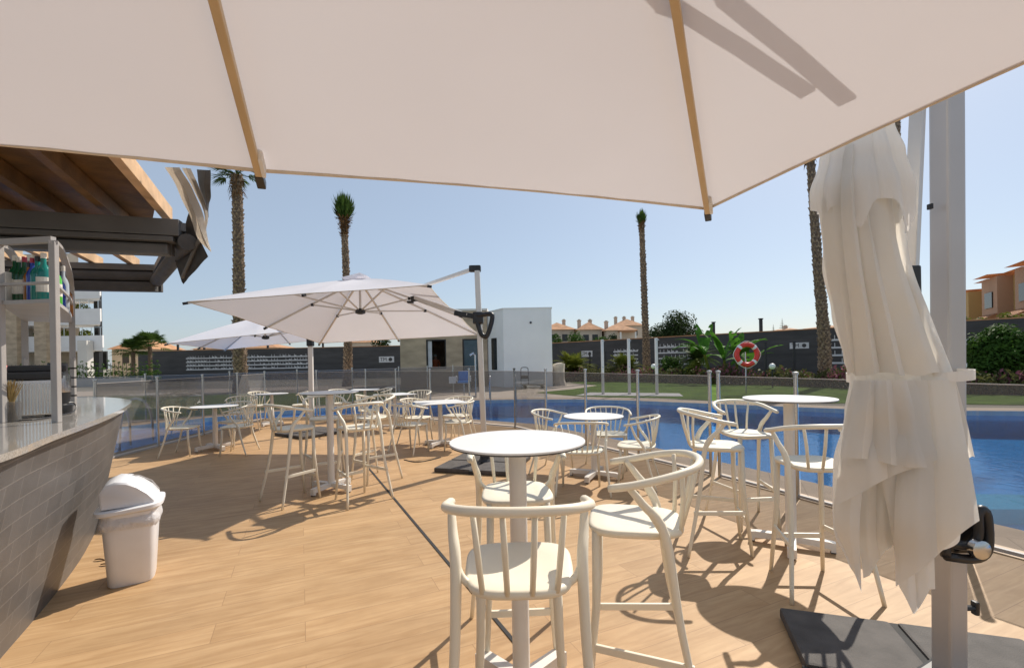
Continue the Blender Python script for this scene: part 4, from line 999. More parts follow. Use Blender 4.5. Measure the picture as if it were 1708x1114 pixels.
palm('tall slender palm with a compact green tuft above the open parasol', b0, [b0, Dp(580, 560, dd), Dp(577, 450, dd), Dp(574, 366, dd)], .25, .16, ('tuft', .72, 1.75, 700), dd)
dd = 31; b0 = Vector((*Dp(1079, 620, dd).xy, 0))
palm('tall slender palm with a small cropped crown right of the white pool house', b0, [b0, Dp(1077, 560, dd), Dp(1073, 450, dd), Dp(1070, 374, dd)], .24, .15, ('tuft', .42, 1.1, 420), dd)
dd = 21; b0 = Vector((*Dp(1377, 628, dd).xy, 0))
palm('leaning palm with a thick base left of the folded parasol', b0, [b0, Dp(1374, 560, dd), Dp(1363, 430, dd), Dp(1349, 225, dd)], .25, .15, (.5, .9, 26, -.2, 1.2), dd)
dd = 20; b0 = Vector((*Dp(1520, 628, dd).xy, 0))
palm('palm whose dark trunk shows between the overhead canopy and the folded parasol', b0, [b0, Dp(1510, 500, dd), Dp(1496, 300, dd), Dp(1490, 170, dd), Dp(1488, 60, dd)], .25, .15, (.8, 1.4, 24, -.3, .8), dd)

def small_palm(label, px, py, d, cr_, hgt, n=40, m='palmleaf', name='fan_palm', elmin=-.2, fan=True):
    p = Dp(px, py, d); base = (p.x, p.y, 0); t = thing(name, label, 'palm', base); s = nb(); tube(s, [(0, 0, 0), (0, 0, hgt)], [.18, .14], 8); obj('trunk', s, 'trunk', t)
    s = nb(); top = Vector((0, 0, hgt))
    for k in range(n):
        a = rnd.uniform(0, 6.28); el = rnd.uniform(elmin, 1.3); dv = Vector((math.cos(a)*math.cos(el), math.sin(a)*math.cos(el), math.sin(el))); ln = cr_*rnd.uniform(.75, 1.05)
        sd = dv.cross(Vector((0, 0, 1))).normalized()
        if fan:
            pe = top+dv*ln*.5; tube(s, [top, pe], .012, 4)
            for q_ in range(11):
                b_ = (q_-5)/5*1.3; di = (dv*math.cos(b_)+sd*math.sin(b_)).normalized(); e2 = pe+di*ln*.5+Vector((0, 0, -.12*ln)); w3 = sd.cross(dv).cross(di)*.03*cr_
                s.faces.new([s.verts.new(pe), s.verts.new(pe+di*ln*.28+w3), s.verts.new(e2), s.verts.new(pe+di*ln*.28-w3)])
        else:   # feather frond arching over
            prev = top
            for q_ in range(1, 8):
                f_ = q_/7; c_ = top+dv*ln*f_+Vector((0, 0, -.55*ln*f_*f_*(.4+math.cos(el)*.7))); ax = (c_-prev).normalized(); side = ax.cross(Vector((0, 0, 1))).normalized(); wl = .22*cr_*math.sin(math.pi*(f_*.85+.12))
                for sg in (-1, 1):
                    for h_ in (.0, .5):
                        o_ = prev.lerp(c_, h_); s.faces.new([s.verts.new(o_), s.verts.new(o_+ax*.05*cr_), s.verts.new(o_+side*sg*wl+ax*.10*cr_+Vector((0, 0, .03)))])
                prev = c_
    obj('crown', s, m, t); return t
small_palm('small dark fan palm by the apartment building, the left one of the pair', 222, 585, 40, 1.7, 2.7)
small_palm('small dark fan palm right of its twin at the end of the dark wall', 250, 580, 40, 1.8, 3.2)
small_palm('round sago palm in front of the dark wall right of the white pool house', 955, 605, 30, 2.1, .6, 130, 'leafy', 'sago_palm', -.1, False)
small_palm('yellow green sago palm behind the white shower posts', 1042, 605, 29, 1.9, .5, 120, 'leafy', 'sago_palm', -.1, False)
small_palm('feathery palm left of the banana plant', 1163, 590, 26, 1.6, 1.2, 80, 'palmleaf', 'sago_palm', 0, False)
p = Dp(1118, 600, 27); bush('shrub', 'low green shrub in front of the printed wall mural', p.xy, 2.2, 1.5, 1.2, 'leaf', 1400, .10)
p = Dp(1160, 605, 25); bush('shrub', 'bright low shrub below the feathery palm left of the banana plant', p.xy, 1.4, 1.2, 1.0, 'leafy', 900, .09)
# banana plant
p = Dp(1205, 612, 24); t = thing('banana_plant', 'tall banana plant with upright torn leaves behind the red life ring', 'plant', (p.x, p.y, 0))
def banana_leaf(bm, b, dv, ln, w_, droop):
    n = 12; prev = None; c = Vector(b); dv = Vector(dv).normalized()
    for i in range(n+1):
        f_ = i/n; side = dv.cross(Vector((0, 0, 1)))
        side = side.normalized() if side.length > .1 else Vector((1, 0, 0))
        ww = w_*math.sin(math.pi*(f_*.92+.06))**.6*(1 if f_ < .95 else .4); l_ = bm.verts.new(c-side*ww+Vector((0, 0, .25*ww+rnd.uniform(-.02, .02)))); m_ = bm.verts.new(c); r_ = bm.verts.new(c+side*ww+Vector((0, 0, .25*ww+rnd.uniform(-.02, .02))))
        if prev and rnd.random() > .10: bm.faces.new((prev[0], prev[1], m_, l_))
        if prev and rnd.random() > .10: bm.faces.new((prev[1], prev[2], r_, m_))
        prev = (l_, m_, r_); dv = (dv+Vector((0, 0, -droop/n))).normalized(); c = c+dv*ln/n
for (x0, lean, h_) in ((-.5, -.28, 1.5), (.1, .0, 1.2), (.6, .15, 1.3), (1.3, .1, .9)):
    s = nb(); top = Vector((x0+lean*h_, 0, h_)); tube(s, [(x0, 0, 0), top], [.11, .06], 8); st_ = obj('stem', s, 'leafy', t)
    s = nb()
    for k in range(7):
        a = rnd.uniform(0, 6.28); el = rnd.uniform(.75, 1.4); dv = Vector((math.cos(a)*math.cos(el)+lean*.6, math.sin(a)*math.cos(el), math.sin(el))); banana_leaf(s, top, dv, rnd.uniform(1.3, 2.0), rnd.uniform(.17, .27), rnd.uniform(.6, 1.9))
    obj('leaves', s, 'banana', st_)
# shrubs and trees
p = Dp(1668, 635, 16.5); bush('shrub', 'large rounded glossy green shrub at the right edge before the dark wall', p.xy, 2.75, 2.35, 2.2, 'leaf', 9000, .085, nc=34)
p = Dp(1128, 560, 60); bush('broadleaf_tree', 'round dark green tree beyond the wall, right of its darker neighbour', p.xy, 7.4, 7.2, 6, 'leafd', 8000, .18, 'tree', 'trees beyond the wall', 26, 1.0)
p = Dp(1092, 560, 58); bush('broadleaf_tree', 'lower dark tree beyond the wall behind the slender middle palm', p.xy, 3.6, 5.2, 3.6, 'leafd', 2600, .16, 'tree', 'trees beyond the wall', 16, 1.0)
for px, lab, w_ in ((928, 'bright shrub in front of the leftmost tiled villa', 2.6), (960, 'bright shrub between the two left villas', 3.6), (1003, 'bright shrub in front of the middle villa', 3.2), (1026, 'dark shrub left of the villa with a porch', 2.6)):
    p = Dp(px, 570, 62); bush('shrub', lab, p.xy, w_, 4.9, 2.5, 'leaf' if px != 1026 else 'leafd', 1300, .16)
p = Dp(636, 570, 58); bush('broadleaf_tree', 'dark foliage showing over the wall under the open parasol', p.xy, 4.2, 4.9, 3, 'leafd', 1800, .17, 'tree', 'trees beyond the wall', 14, 1.0)
def conifer(px, py, d, h_, lab):
    p = Dp(px, py, d); t = thing('conifer', lab, 'tree', (p.x, p.y, 0), group='distant conifers'); s = nb(); tube(s, [(0, 0, 0), (0, 0, h_)], [.25, .03], 7); obj('trunk', s, 'trunk', t); s = nb()
    k = 0
    while k < 15:
        z = h_*(.35+.63*k/15); r = h_*.20*(1-k/16)
        for j in range(9):
            a = j*.7+k*.4; u = Vector((math.cos(a), math.sin(a), 0)); v_ = Vector((-u.y, u.x, 0))*r*.16
            s.faces.new([s.verts.new(Vector((0, 0, z))), s.verts.new(u*r*.6+v_+Vector((0, 0, z-r*.05))), s.verts.new(u*r+Vector((0, 0, z+r*.12))), s.verts.new(u*r*.6-v_+Vector((0, 0, z-r*.05)))])
        k += 1
    obj('crown', s, 'leafd', t)
conifer(1290, 555, 110, 8.6, 'distant conifer on the skyline, the shorter left one')
conifer(1305, 555, 110, 10.0, 'distant conifer on the skyline, the taller right one')
# flower bed
bed = nb(); fl = nb()
def bedline(t_):
    pts = [(2.3, 29.0), (5.5, 27.5), (12, 21.3), (14.6, 15.2), (19, 13.0)]; f_ = t_*(len(pts)-1); i = min(int(f_), len(pts)-2); f_ -= i
    return Vector((pts[i][0]+(pts[i+1][0]-pts[i][0])*f_, pts[i][1]+(pts[i+1][1]-pts[i][1])*f_, 0))
for _ in range(26000):
    t_ = rnd.random(); c = bedline(t_); nx = Vector((.66, .75, 0)); w_ = rnd.random()*1.7; hh = (.28+.55*rnd.random()**1.5)*(1+.8*noise.noise(c*.9)); z = rnd.random()**.7*hh
    c = c+nx*w_+Vector((0, 0, z)); nrm = Vector((rnd.uniform(-1, 1), rnd.uniform(-1, 1), rnd.uniform(0, 1))).normalized(); t1 = nrm.orthogonal(); t2 = nrm.cross(t1); s_ = .06*rnd.uniform(.6, 1.6)
    bm_ = fl if (z > .32 and noise.noise(c*.55+Vector((5, 0, 0))) > -.12 and rnd.random() < .55) else bed
    bm_.faces.new([bm_.verts.new(c+t1*s_), bm_.verts.new(c+t2*s_*.5), bm_.verts.new(c-t1*s_), bm_.verts.new(c-t2*s_*.5)])
M['bedleaf'] = leafmat('bed_leaves', (.13, .13, .045), (.05, .06, .02)); o = obj('flower_bed', bed, 'bedleaf'); struct(o, 'stuff'); tag(o, 'dark green planting strip along the foot of the dark wall', 'plants')
o = obj('flowers', fl, 'pink'); struct(o, 'stuff'); tag(o, 'dull pink blossoms over the planting strip by the lawn', 'flowers')

# ================================================================== WALLS
def wall(name, label, a, b, h, th=.25, m='darkwall', cop=True):
    a = Vector((*a, 0)); b = Vector((*b, 0)); u = (b-a).normalized(); L = (b-a).length; ang = math.atan2(u.y, u.x)
    t = thing(name, label, 'wall', a, ang); s = nb(); box(s, (L/2, 0, h/2), (L, th, h)); obj('wall_body', s, m, t)
    s = nb(); box(s, (L/2, 0, h+.03), (L+.02, th+.06, .06)); obj('capping', s, 'roof' if cop else m, t)
    if m == 'darkwall':
        s = nb(); k = 0
        while k*.2 < h-.1:
            box(s, (L/2, -th/2-.004, .1+k*.2), (L, .006, .012)); k += 1
        obj('cladding_joints', s, 'edge', t)
    return t, u
wl, ul = wall('boundary_wall', 'long anthracite boundary wall on the left with a printed mural', (-36.5, 45.5), (-9, 43.4), 2.9)
wr, ur = wall('boundary_wall', 'long anthracite boundary wall on the right behind the lawn', (-9, 43.9), (3.7, 42.6), 2.85)
wq, uq = wall('boundary_wall', 'anthracite wall running forward behind the flower bed with murals and plaques', (3.75, 42), (25.5, 17.4), 2.82)
def wallpt(a, u, px, d_off=.15):
    """distance along the wall seen at column px"""
    r_, _ = ray(px, 590); return (a[1]*r_-a[0])/(u.x-r_*u.y)
def mural(px0, px1, z0, z1, a, u, label, slope=0):
    a2 = Vector((*a, 0)); s0, s1 = sorted((wallpt(a, u, px0), wallpt(a, u, px1))); t = thing('wall_mural', label, 'mural', a2, math.atan2(u.y, u.x), 'printed building pictures on the dark wall')
    L = s1-s0; nb_rows = 4; hh = (z1-z0)/nb_rows
    for k in range(nb_rows):
        z = z0+hh*k; s = nb(); box(s, ((s0+s1)/2, -.148, z), (L, .012, .10)); n = int(L/.28)
        for i in range(n):
            x = s0+L*(i+.5)/n
            if rnd.random() < .75: box(s, (x, -.147, z+.05+hh*.25), (.035, .008, hh*.5))
            if rnd.random() < .35: box(s, (x+.1, -.1465, z+.05+hh*.12), (.16, .007, hh*.2))
        s_ = s; obj('printed_storey', s_, 'print', t)
mural(312, 514, 1.05, 2.5, (-36.5, 45.5), ul, 'pale printed picture of a terraced building on the left wall')
mural(1100, 1180, .9, 2.5, (3.75, 42), uq, 'pale printed picture of a building left of the banana plant')
mural(1025, 1066, 1.0, 2.2, (3.75, 42), uq, 'pale printed picture left of the slender middle palm')
mural(1388, 1412, .9, 2.6, (3.75, 42), uq, 'pale printed picture just left of the folded parasol')
mural(1604, 1640, .7, 2.35, (3.75, 42), uq, 'pale printed picture right of the folded parasol mast')
def plaque(px0, px1, z0, z1, a, u, label):
    s0, s1 = sorted((wallpt(a, u, px0), wallpt(a, u, px1))); t = thing('wall_plaque', label, 'sign', (*a, 0), math.atan2(u.y, u.x), 'pale plaques on the dark wall')
    L = s1-s0; h = z1-z0; s = nb(); box(s, ((s0+s1)/2, -.15, (z0+z1)/2), (L, .03, h)); pl = obj('panel', s, 'print', t)
    s = nb(); lathe(s, [(h*.32, 0), (h*.32, .012)], 20); bmesh.ops.rotate(s, verts=s.verts, matrix=Matrix.Rotation(R(90), 3, 'X'), cent=(0, 0, 0)); bmesh.ops.translate(s, verts=s.verts, vec=(s0+L*.76, -.164, (z0+z1)/2)); obj('round_emblem', s, 'darkwall', pl)
    cu = bpy.data.curves.new('lettering', 'FONT'); cu.body = 'TM'; cu.size = h*.85; cu.extrude = .006; cu.align_x = 'CENTER'; cu.align_y = 'CENTER'
    o = bpy.data.objects.new('lettering_source', cu); COL.objects.link(o); bpy.context.view_layer.update()
    me = bpy.data.meshes.new_from_object(o); bpy.data.objects.remove(o); me.materials.clear(); me.materials.append(M['darkwall'])
    o = bpy.data.objects.new('lettering', me); COL.objects.link(o); o.parent = pl; o.location = (s0+L*.30, -.172, (z0+z1)/2); o.rotation_euler = (R(90), 0, 0)
plaque(1319, 1351, 1.75, 2.1, (3.75, 42), uq, 'pale plaque with TM and a dark disc left of the leaning palm')
plaque(972, 990, 1.55, 2.05, (3.75, 42), uq, 'pale plaque with TM and a dark disc beside the sago palm')
plaque(633, 658, 1.4, 1.95, (-36.5, 45.5), ul, 'pale plaque with TM and a dark disc left of the stone pool house')
# posts on wall tops
for px, a, u, lab in ((297, (-36.5, 45.5), ul, 'first short black post on the left wall, nearest the end'), (341, (-36.5, 45.5), ul, 'short black post on the left wall beside the drooping parasol corner'), (447, (-36.5, 45.5), ul, 'short black post on the left wall right of the thick palm'), (539, (-36.5, 45.5), ul, 'short black post on the left wall under the open parasol'),
                      (1191, (3.75, 42), uq, 'short black post on the right wall beside the banana leaves'), (1270, (3.75, 42), uq, 'short black post on the right wall left of the conifers')):
    t_ = wallpt(a, u, px); p = Vector((*a, 0))+u*t_; h0 = 2.75; o = nb(); box(o, (0, 0, .42), (.16, .16, .84), 0, .02); box(o, (0, 0, .86), (.22, .22, .06), 0, .01)
    tag(obj('wall_post', o, 'black', loc=(p.x, p.y, h0+.05)), lab, 'post', 'short black posts on the walls')

# ================================================================== POOL HOUSE
def rect_prism(bm, x0, x1, y0, y1, z0, z1): box(bm, ((x0+x1)/2, (y0+y1)/2, (z0+z1)/2), (x1-x0, y1-y0, z1-z0)); return bm
t = thing('pool_house', 'flat roofed pool house with a white cube and a travertine clad wing', 'building', (0, 24, 0))
WX0, WX1, WY = -.42, 2.08, 0
s = nb(); prism(s, [(WX0, 0), (WX1, 0), (WX1+.3, 5), (-1.7, 2.4)], 0, 4.05); obj('white_block', s, 'render', t)
s = nb(); prism(s, [(WX0-.02, -.03), (WX1+.03, -.03), (WX1+.33, 5), (-1.74, 2.42)], 4.052, 4.10); obj('roof_edge', s, 'render', t)
# window slit on the angled left face
fa, fb = Vector((WX0, 0, 0)), Vector((-1.7, 2.4, 0)); uu = (fb-fa).normalized()
s = nb(); c_ = fa+uu*1.1; box(s, c_+Vector((0, 0, 1.75))+Vector((-uu.y, uu.x, 0))*-.0, (.62, .06, 1.7), math.atan2(uu.y, uu.x)); obj('window', s, 'window', t)
# travertine wing: wall with real openings
wing = nb(); y0 = 1.6; y1 = 6.5; X0, X1 = -6.15, -1.35; H_ = 4.15
op = [(-4.72, -3.62, 1.0, 2.62), (-2.72, -1.85, .02, 2.62)]
xs = [X0, op[0][0], op[0][1], op[1][0], op[1][1], X1]
rect_prism(wing, xs[0], xs[1], y0, y0+.3, 0, H_); rect_prism(wing, xs[2], xs[3], y0, y0+.3, 0, H_); rect_prism(wing, xs[4], xs[5], y0, y0+.3, 0, H_)
rect_prism(wing, xs[1], xs[2], y0+.001, y0+.299, 2.62, H_-.001); rect_prism(wing, xs[3], xs[4], y0+.001, y0+.299, 2.62, H_-.001); rect_prism(wing, xs[1], xs[2], y0+.001, y0+.299, 0, 1.0)
rect_prism(wing, X0, X0+.3, y0+.302, y1, 0, H_-.002); rect_prism(wing, X1-.3, X1, y0+.302, y1, 0, H_-.002); rect_prism(wing, X0+.302, X1-.302, y1-.3, y1-.002, 0, H_-.003)
obj('stone_wing', wing, 'stone', t)
s = nb(); rect_prism(s, X0-.05, X1+.05, y0-.05, y1, H_+.003, H_+.12); obj('flat_roof', s, 'renderw', t)
s = nb(); rect_prism(s, -4.72, -3.62, y0+.02, y0+.08, 1.0, 1.06); rect_prism(s, -4.72, -4.66, y0+.02, y0+.08, 1.062, 2.55); rect_prism(s, -3.68, -3.62, y0+.02, y0+.08, 1.062, 2.55); rect_prism(s, -4.72, -3.62, y0+.02, y0+.08, 2.552, 2.61); obj('window_frame', s, 'black', t)
s = nb(); rect_prism(s, -4.64, -4.42, y0+.10, y0+.12, 1.07, 2.54); obj('sliding_pane', s, 'print', t)
s = nb(); rect_prism(s, -2.66, -1.9, y0+.08, y0+.11, .04, 2.55); dro = obj('glazed_door', s, 'bwin', t)
s = nb(); rect_prism(s, -2.72, -2.64, y0+.05, y0+.14, .04, 2.6); rect_prism(s, -2.64, -1.86, y0+.05, y0+.14, 2.555, 2.61); obj('door_frame', s, 'black', dro)
s = nb(); lathe(s, [(.05, 0), (.06, .02), (.05, .05)], 14); bmesh.ops.rotate(s, verts=s.verts, matrix=Matrix.Rotation(R(90), 3, 'X'), cent=(0, 0, 0)); bmesh.ops.translate(s, verts=s.verts, vec=(1.0, -.002, 3.32)); obj('wall_lamp', s, 'black', t)
# low wall and boulders at its right
s = nb(); lathe(s, [(.42, 0), (.36, .3), (.30, .8), (.34, 1.15), (.12, 1.2)], 9)
for v_ in s.verts: v_.co += Vector((.09*noise.noise(v_.co*2.1), .09*noise.noise(v_.co*2.1+Vector((4, 0, 0))), .05*noise.noise(v_.co*2.1+Vector((0, 7, 0)))))
p = Dp(932, 640, 24.6); tag(obj('boulder', s, 'limestone', loc=(p.x, p.y, 0)), 'pale upright rock at the right corner of the pool house', 'rock')

# person in the window
p = Dp(726, 600, 27.2)
t = thing('person', 'person in a pale cap and orange shirt behind the pool house window', 'person', (p.x, p.y+24*0, 0), R(8))
me = bpy.data.meshes.new('body')
V = [(0, 0, .98), (0, 0, 1.15), (0, 0, 1.33), (0, .0, 1.47), (0, -.02, 1.55), (0, -.03, 1.64), (0, -.03, 1.73), (.19, 0, 1.43), (.27, -.04, 1.18), (.16, -.24, 1.08), (-.19, 0, 1.43), (-.27, -.04, 1.18), (-.14, -.24, 1.08), (.09, 0, .93), (.11, -.02, .50), (.11, .03, .06), (-.09, 0, .93), (-.11, -.02, .50), (-.11, .03, .06), (.12, -.13, .03), (-.12, -.13, .03), (.10, -.31, 1.07), (-.08, -.31, 1.07)]
E = [(0, 1), (1, 2), (2, 3), (3, 4), (4, 5), (5, 6), (3, 7), (7, 8), (8, 9), (3, 10), (10, 11), (11, 12), (0, 13), (13, 14), (14, 15), (0, 16), (16, 17), (17, 18), (15, 19), (18, 20), (9, 21), (12, 22)]
Rr = [.15, .13, .15, .12, .055, .085, .075, .06, .042, .03, .06, .042, .03, .085, .058, .04, .085, .058, .04, .035, .035, .028, .028]
me.from_pydata(V, E, []); bo = bpy.data.objects.new('body', me); COL.objects.link(bo)
md_ = bo.modifiers.new('skin', 'SKIN'); 
for i, r_ in enumerate(Rr): me.skin_vertices[0].data[i].radius = (r_, r_)
me.skin_vertices[0].data[0].use_root = True
ss = bo.modifiers.new('sub', 'SUBSURF'); ss.levels = 2; ss.render_levels = 2
bpy.context.view_layer.update(); dg = bpy.context.evaluated_depsgraph_get(); m3 = bpy.data.meshes.new_from_object(bo.evaluated_get(dg)); bpy.data.objects.remove(bo)
# shirt = the faces of torso and upper arms pushed out a little
def sub_shell(src, keep, grow):
    b_ = bmesh.new(); b_.from_mesh(src); bmesh.ops.delete(b_, geom=[f for f in b_.faces if not keep(f.calc_center_median())], context='FACES'); b_.normal_update()
    for v_ in b_.verts: v_.co += v_.normal*grow
    return b_
sh = sub_shell(m3, lambda c_: .88 < c_.z < 1.50 and not (abs(c_.x) > .12 and c_.z < 1.16 and c_.y < -.06), .014)
tr_ = sub_shell(m3, lambda c_: .08 < c_.z <= .95, .012)
m3.materials.clear(); m3.materials.append(M['skin']); bo = bpy.data.objects.new('body', m3); COL.objects.link(bo); bo.parent = t
for p_ in m3.polygons: p_.use_smooth = True
obj('shirt', sh, 'orange', bo, smooth='all'); obj('trousers', tr_, 'awn', bo, smooth='all')
s = nb(); lathe(s, [(.100, 1.715), (.103, 1.75), (.085, 1.80), (.04, 1.825), (.005, 1.83)], 16, (0, -.03, 0)); box(s, (0, -.14, 1.722), (.13, .11, .012), 0, .003); obj('cap', s, 'cap', bo, smooth=True)
s = nb(); 
for sx in (-1, 1): box(s, (sx*.032, -.112, 1.675), (.022, .008, .010), 0, .002)
obj('eyes', s, 'black', bo); s = nb(); box(s, (0, -.118, 1.645), (.018, .03, .04), 0, .006); box(s, (0, -.108, 1.612), (.045, .01, .008), 0, .002); obj('nose_and_mouth', s, 'skin', bo)

# ================================================================== POOLSIDE FURNITURE
# life ring
p = P(1246, 657); t = thing('life_ring_stand', 'red life ring with white bands on a thin steel pole by the lawn', 'life ring', (p.x, p.y, .01))
rz_ = Dp(1242, 592, p.y); s = nb(); tube(s, [(0, .06, 0), (0, .06, rz_.z+.1)], .025, 8); obj('pole', s, 'steel', t)
R1, R2 = .37, .085
s = nb(); wb = nb()
def torus_seg(bm, a0, a1, R1, R2, n):
    pts = [Vector((R1*math.cos(a0+(a1-a0)*i/n), 0, R1*math.sin(a0+(a1-a0)*i/n))) for i in range(n+1)]
    tube(bm, pts, R2, 12)
for k in range(4):
    a_ = R(45)+k*R(90); torus_seg(s, a_+R(7), a_+R(83), R1, R2, 10); torus_seg(wb, a_-R(7), a_+R(7), R1, R2+.004, 3)
rg = obj('ring', s, 'red', t, smooth=True, loc=(0, -.05, rz_.z)); obj('white_band', wb, 'lamp', rg, smooth=True)
s = nb()
for k in range(4):
    a_ = R(45)+k*R(90); b_ = a_+R(90); m_ = (a_+b_)/2; ro = R1+R2+.02; tube(s, spline([(ro*math.cos(a_), 0, ro*math.sin(a_)), (ro*1.06*math.cos(m_), 0, ro*1.06*math.sin(m_)), (ro*math.cos(b_), 0, ro*math.sin(b_))], 5), .012, 6)
obj('rope', s, 'whitemetal', rg)
# showers
for px, lab in ((1006, 'white shower post at the left of the three on the pale paving'), (1050, 'white shower post in the middle of the three on the pale paving'), (1096, 'white shower post at the right of the three on the pale paving')):
    p = P(px, 658); t = thing('shower_post', lab, 'shower', (p.x, p.y, .018), group='shower posts'); s = nb(); box(s, (0, 0, 1.06), (.085, .085, 2.12), R(20), .008); obj('column', s, 'whitemetal', t)
    s = nb(); tube(s, [(0, 0, 2.06), (0, -.22, 2.06)], .014, 6); lathe(s, [(.05, 2.035), (.045, 2.05), (.015, 2.06)], 12, (0, -.22, 0)); obj('shower_head', s, 'steel', t)
    s = nb(); lathe(s, [(.02, 0), (.02, .05)], 8); bmesh.ops.rotate(s, verts=s.verts, matrix=Matrix.Rotation(R(90), 3, 'X'), cent=(0, 0, 0)); bmesh.ops.translate(s, verts=s.verts, vec=(0, -.045, 1.05)); obj('tap', s, 'steel', t)
# bollard lamps
for px, py, d, lab in ((1090, 611, 24, 'small white globe lamp between the two right shower posts'), (1288, 611, 20, 'small white globe lamp right of the red life ring'), (1604, 610, 15, 'small white globe lamp beside the folded parasol mast')):
    p = Dp(px, py, d); t = thing('garden_lamp', lab, 'lamp', (p.x, p.y, 0), group='white globe garden lamps'); s = nb(); tube(s, [(0, 0, 0), (0, 0, p.z-.1)], .03, 8); obj('stake', s, 'black', t)
    s = nb(); bmesh.ops.create_uvsphere(s, u_segments=16, v_segments=10, radius=.13); bmesh.ops.translate(s, verts=s.verts, vec=(0, 0, p.z)); obj('globe', s, 'lamp', t, smooth='all')
for px, lab in ((1277, 'thin black post right of the life ring'), (1325, 'thin black post below the plaque with TM'), (984, 'thin black post behind the left sago palm'), (1010, 'thin black post behind the left shower post')):
    d = 22 if px > 1200 else 30; p = Dp(px, 600, d); s = nb(); tube(s, [(0, 0, 0), (0, 0, 1.95 if px > 1200 else 1.75)], .05, 8); lathe(s, [(.07, 1.95 if px > 1200 else 1.75), (.07, 2.02 if px > 1200 else 1.82)], 10)
    tag(obj('black_post', s, 'black', loc=(p.x, p.y, 0)), lab, 'post', 'thin black garden posts')
# ladders
def ladder(label, a, inward, w_=.5, h=.75, name='pool_ladder', m='steel'):
    a = Vector((a[0], a[1], 0)); n_ = Vector((*inward, 0)).normalized(); sd = Vector((-n_.y, n_.x, 0)); t = thing(name, label, 'pool ladder', a)
    for sg in (-1, 1):
        o = sd*sg*w_/2; s = nb(); pts = spline([o-n_*.42+Vector((0, 0, 0)), o-n_*.40+Vector((0, 0, h*.6)), o-n_*.25+Vector((0, 0, h*.95)), o+Vector((0, 0, h)), o+n_*.18+Vector((0, 0, h*.65)), o+n_*.25+Vector((0, 0, 0)), o+n_*.27+Vector((0, 0, -.9))], 5); tube(s, pts, .021, 9); obj('handrail', s, m, t, smooth=True)
    for k in range(3):
        z = -.15-.28*k; s = nb(); beam(s, -sd*w_/2+n_*.26+Vector((0, 0, z)), sd*w_/2+n_*.26+Vector((0, 0, z)), .09, .02, .004); obj('tread', s, m, t)
q1 = P(232, 738); ladder('steel pool ladder at the left end of the deck beside the bar', (q1.x-.35, q1.y), (-1, .05), .5, .8)
q2 = Vector((-.35, 16.55)); ladder('steel pool ladder on the far bank in front of the pool house', q2, (.1, -1), .9, .85)
# pool lift chair
p = P(778, 662, 0); p = Vector((-1.85, 17.6, 0)); t = thing('pool_lift', 'blue plastic pool lift seat on a steel arm on the far bank', 'pool lift', p)
s = nb(); box(s, (0, 0, .62), (.42, .36, .08), 0, .03); box(s, (.0, .18, .82), (.42, .07, .42), 0, .03); obj('seat', s, 'blue', t)
s = nb(); tube(s, [(.0, .1, .58), (.0, .1, .05), (.45, .1, .05)], .03, 8); tube(s, [(.45, .1, 0), (.45, .1, 1.6), (.38, .05, 1.7), (.25, .0, 1.62)], .035, 8); obj('frame', s, 'steel', t)
for sg in (-1, 1):
    s = nb(); tube(s, [(sg*.26, .15, .62), (sg*.26, .12, .84), (sg*.26, -.26, .84), (sg*.26, -.28, .66)], .018, 7); obj('armrest', s, 'whitemetal', t)
s = nb(); box(s, (-.42, -.02, .70), (.26, .04, .26), 0, .01); obj('footplate', s, 'whitemetal', t)
# hand truck
p = P(872, 648); t = thing('platform_trolley', 'grey platform trolley with a tall hooped handle by the white wall', 'trolley', (p.x, p.y, .008), R(6))
s = nb(); box(s, (.55, 0, .17), (1.15, .5, .05), 0, .01); obj('platform', s, 'grey', t)
s = nb(); tube(s, spline([(0, -.2, .18), (0, -.2, .9), (0, -.12, 1.02), (0, .12, 1.02), (0, .2, .9), (0, .2, .18)], 5), .02, 8); box(s, (0, 0, .55), (.02, .42, .16)); bmesh.ops.rotate(s, verts=s.verts, matrix=Matrix.Rotation(R(55), 3, 'Z'), cent=(0, 0, 0)); bmesh.ops.translate(s, verts=s.verts, vec=(.1, 0, 0)); obj('handle', s, 'grey', t)
for x in (.12, .98):
    for y in (-.2, .2):
        s = nb(); lathe(s, [(.07, -.02), (.075, 0), (.07, .02)], 14); bmesh.ops.rotate(s, verts=s.verts, matrix=Matrix.Rotation(R(90), 3, 'X'), cent=(0, 0, 0)); bmesh.ops.translate(s, verts=s.verts, vec=(x, y, .075)); obj('wheel', s, 'rubber', t)

# ================================================================== HOUSES
def hiproof(bm, x0, x1, y0, y1, z, h, o=.5):
    x0 -= o; x1 += o; y0 -= o; y1 += o; dx = min(x1-x0, y1-y0)/2; cy = (y0+y1)/2
    if x1-x0 >= y1-y0: r0, r1 = Vector((x0+dx, cy, z+h)), Vector((x1-dx+.01, cy, z+h))
    else: cx = (x0+x1)/2; r0, r1 = Vector((cx, y0+dx, z+h)), Vector((cx, y1-dx+.01, z+h))
    b_ = [bm.verts.new(p) for p in ((x0, y0, z), (x1, y0, z), (x1, y1, z), (x0, y1, z))]; a_ = bm.verts.new(r0); c_ = bm.verts.new(r1)
    bm.faces.new(b_[::-1])
    if x1-x0 >= y1-y0: bm.faces.new((b_[0], b_[1], c_, a_)); bm.faces.new((b_[2], b_[3], a_, c_)); bm.faces.new((b_[1], b_[2], c_)); bm.faces.new((b_[3], b_[0], a_))
    else: bm.faces.new((b_[0], b_[1], a_)); bm.faces.new((b_[1], b_[2], c_, a_)); bm.faces.new((b_[2], b_[3], c_)); bm.faces.new((b_[3], b_[0], a_, c_))
    return bm
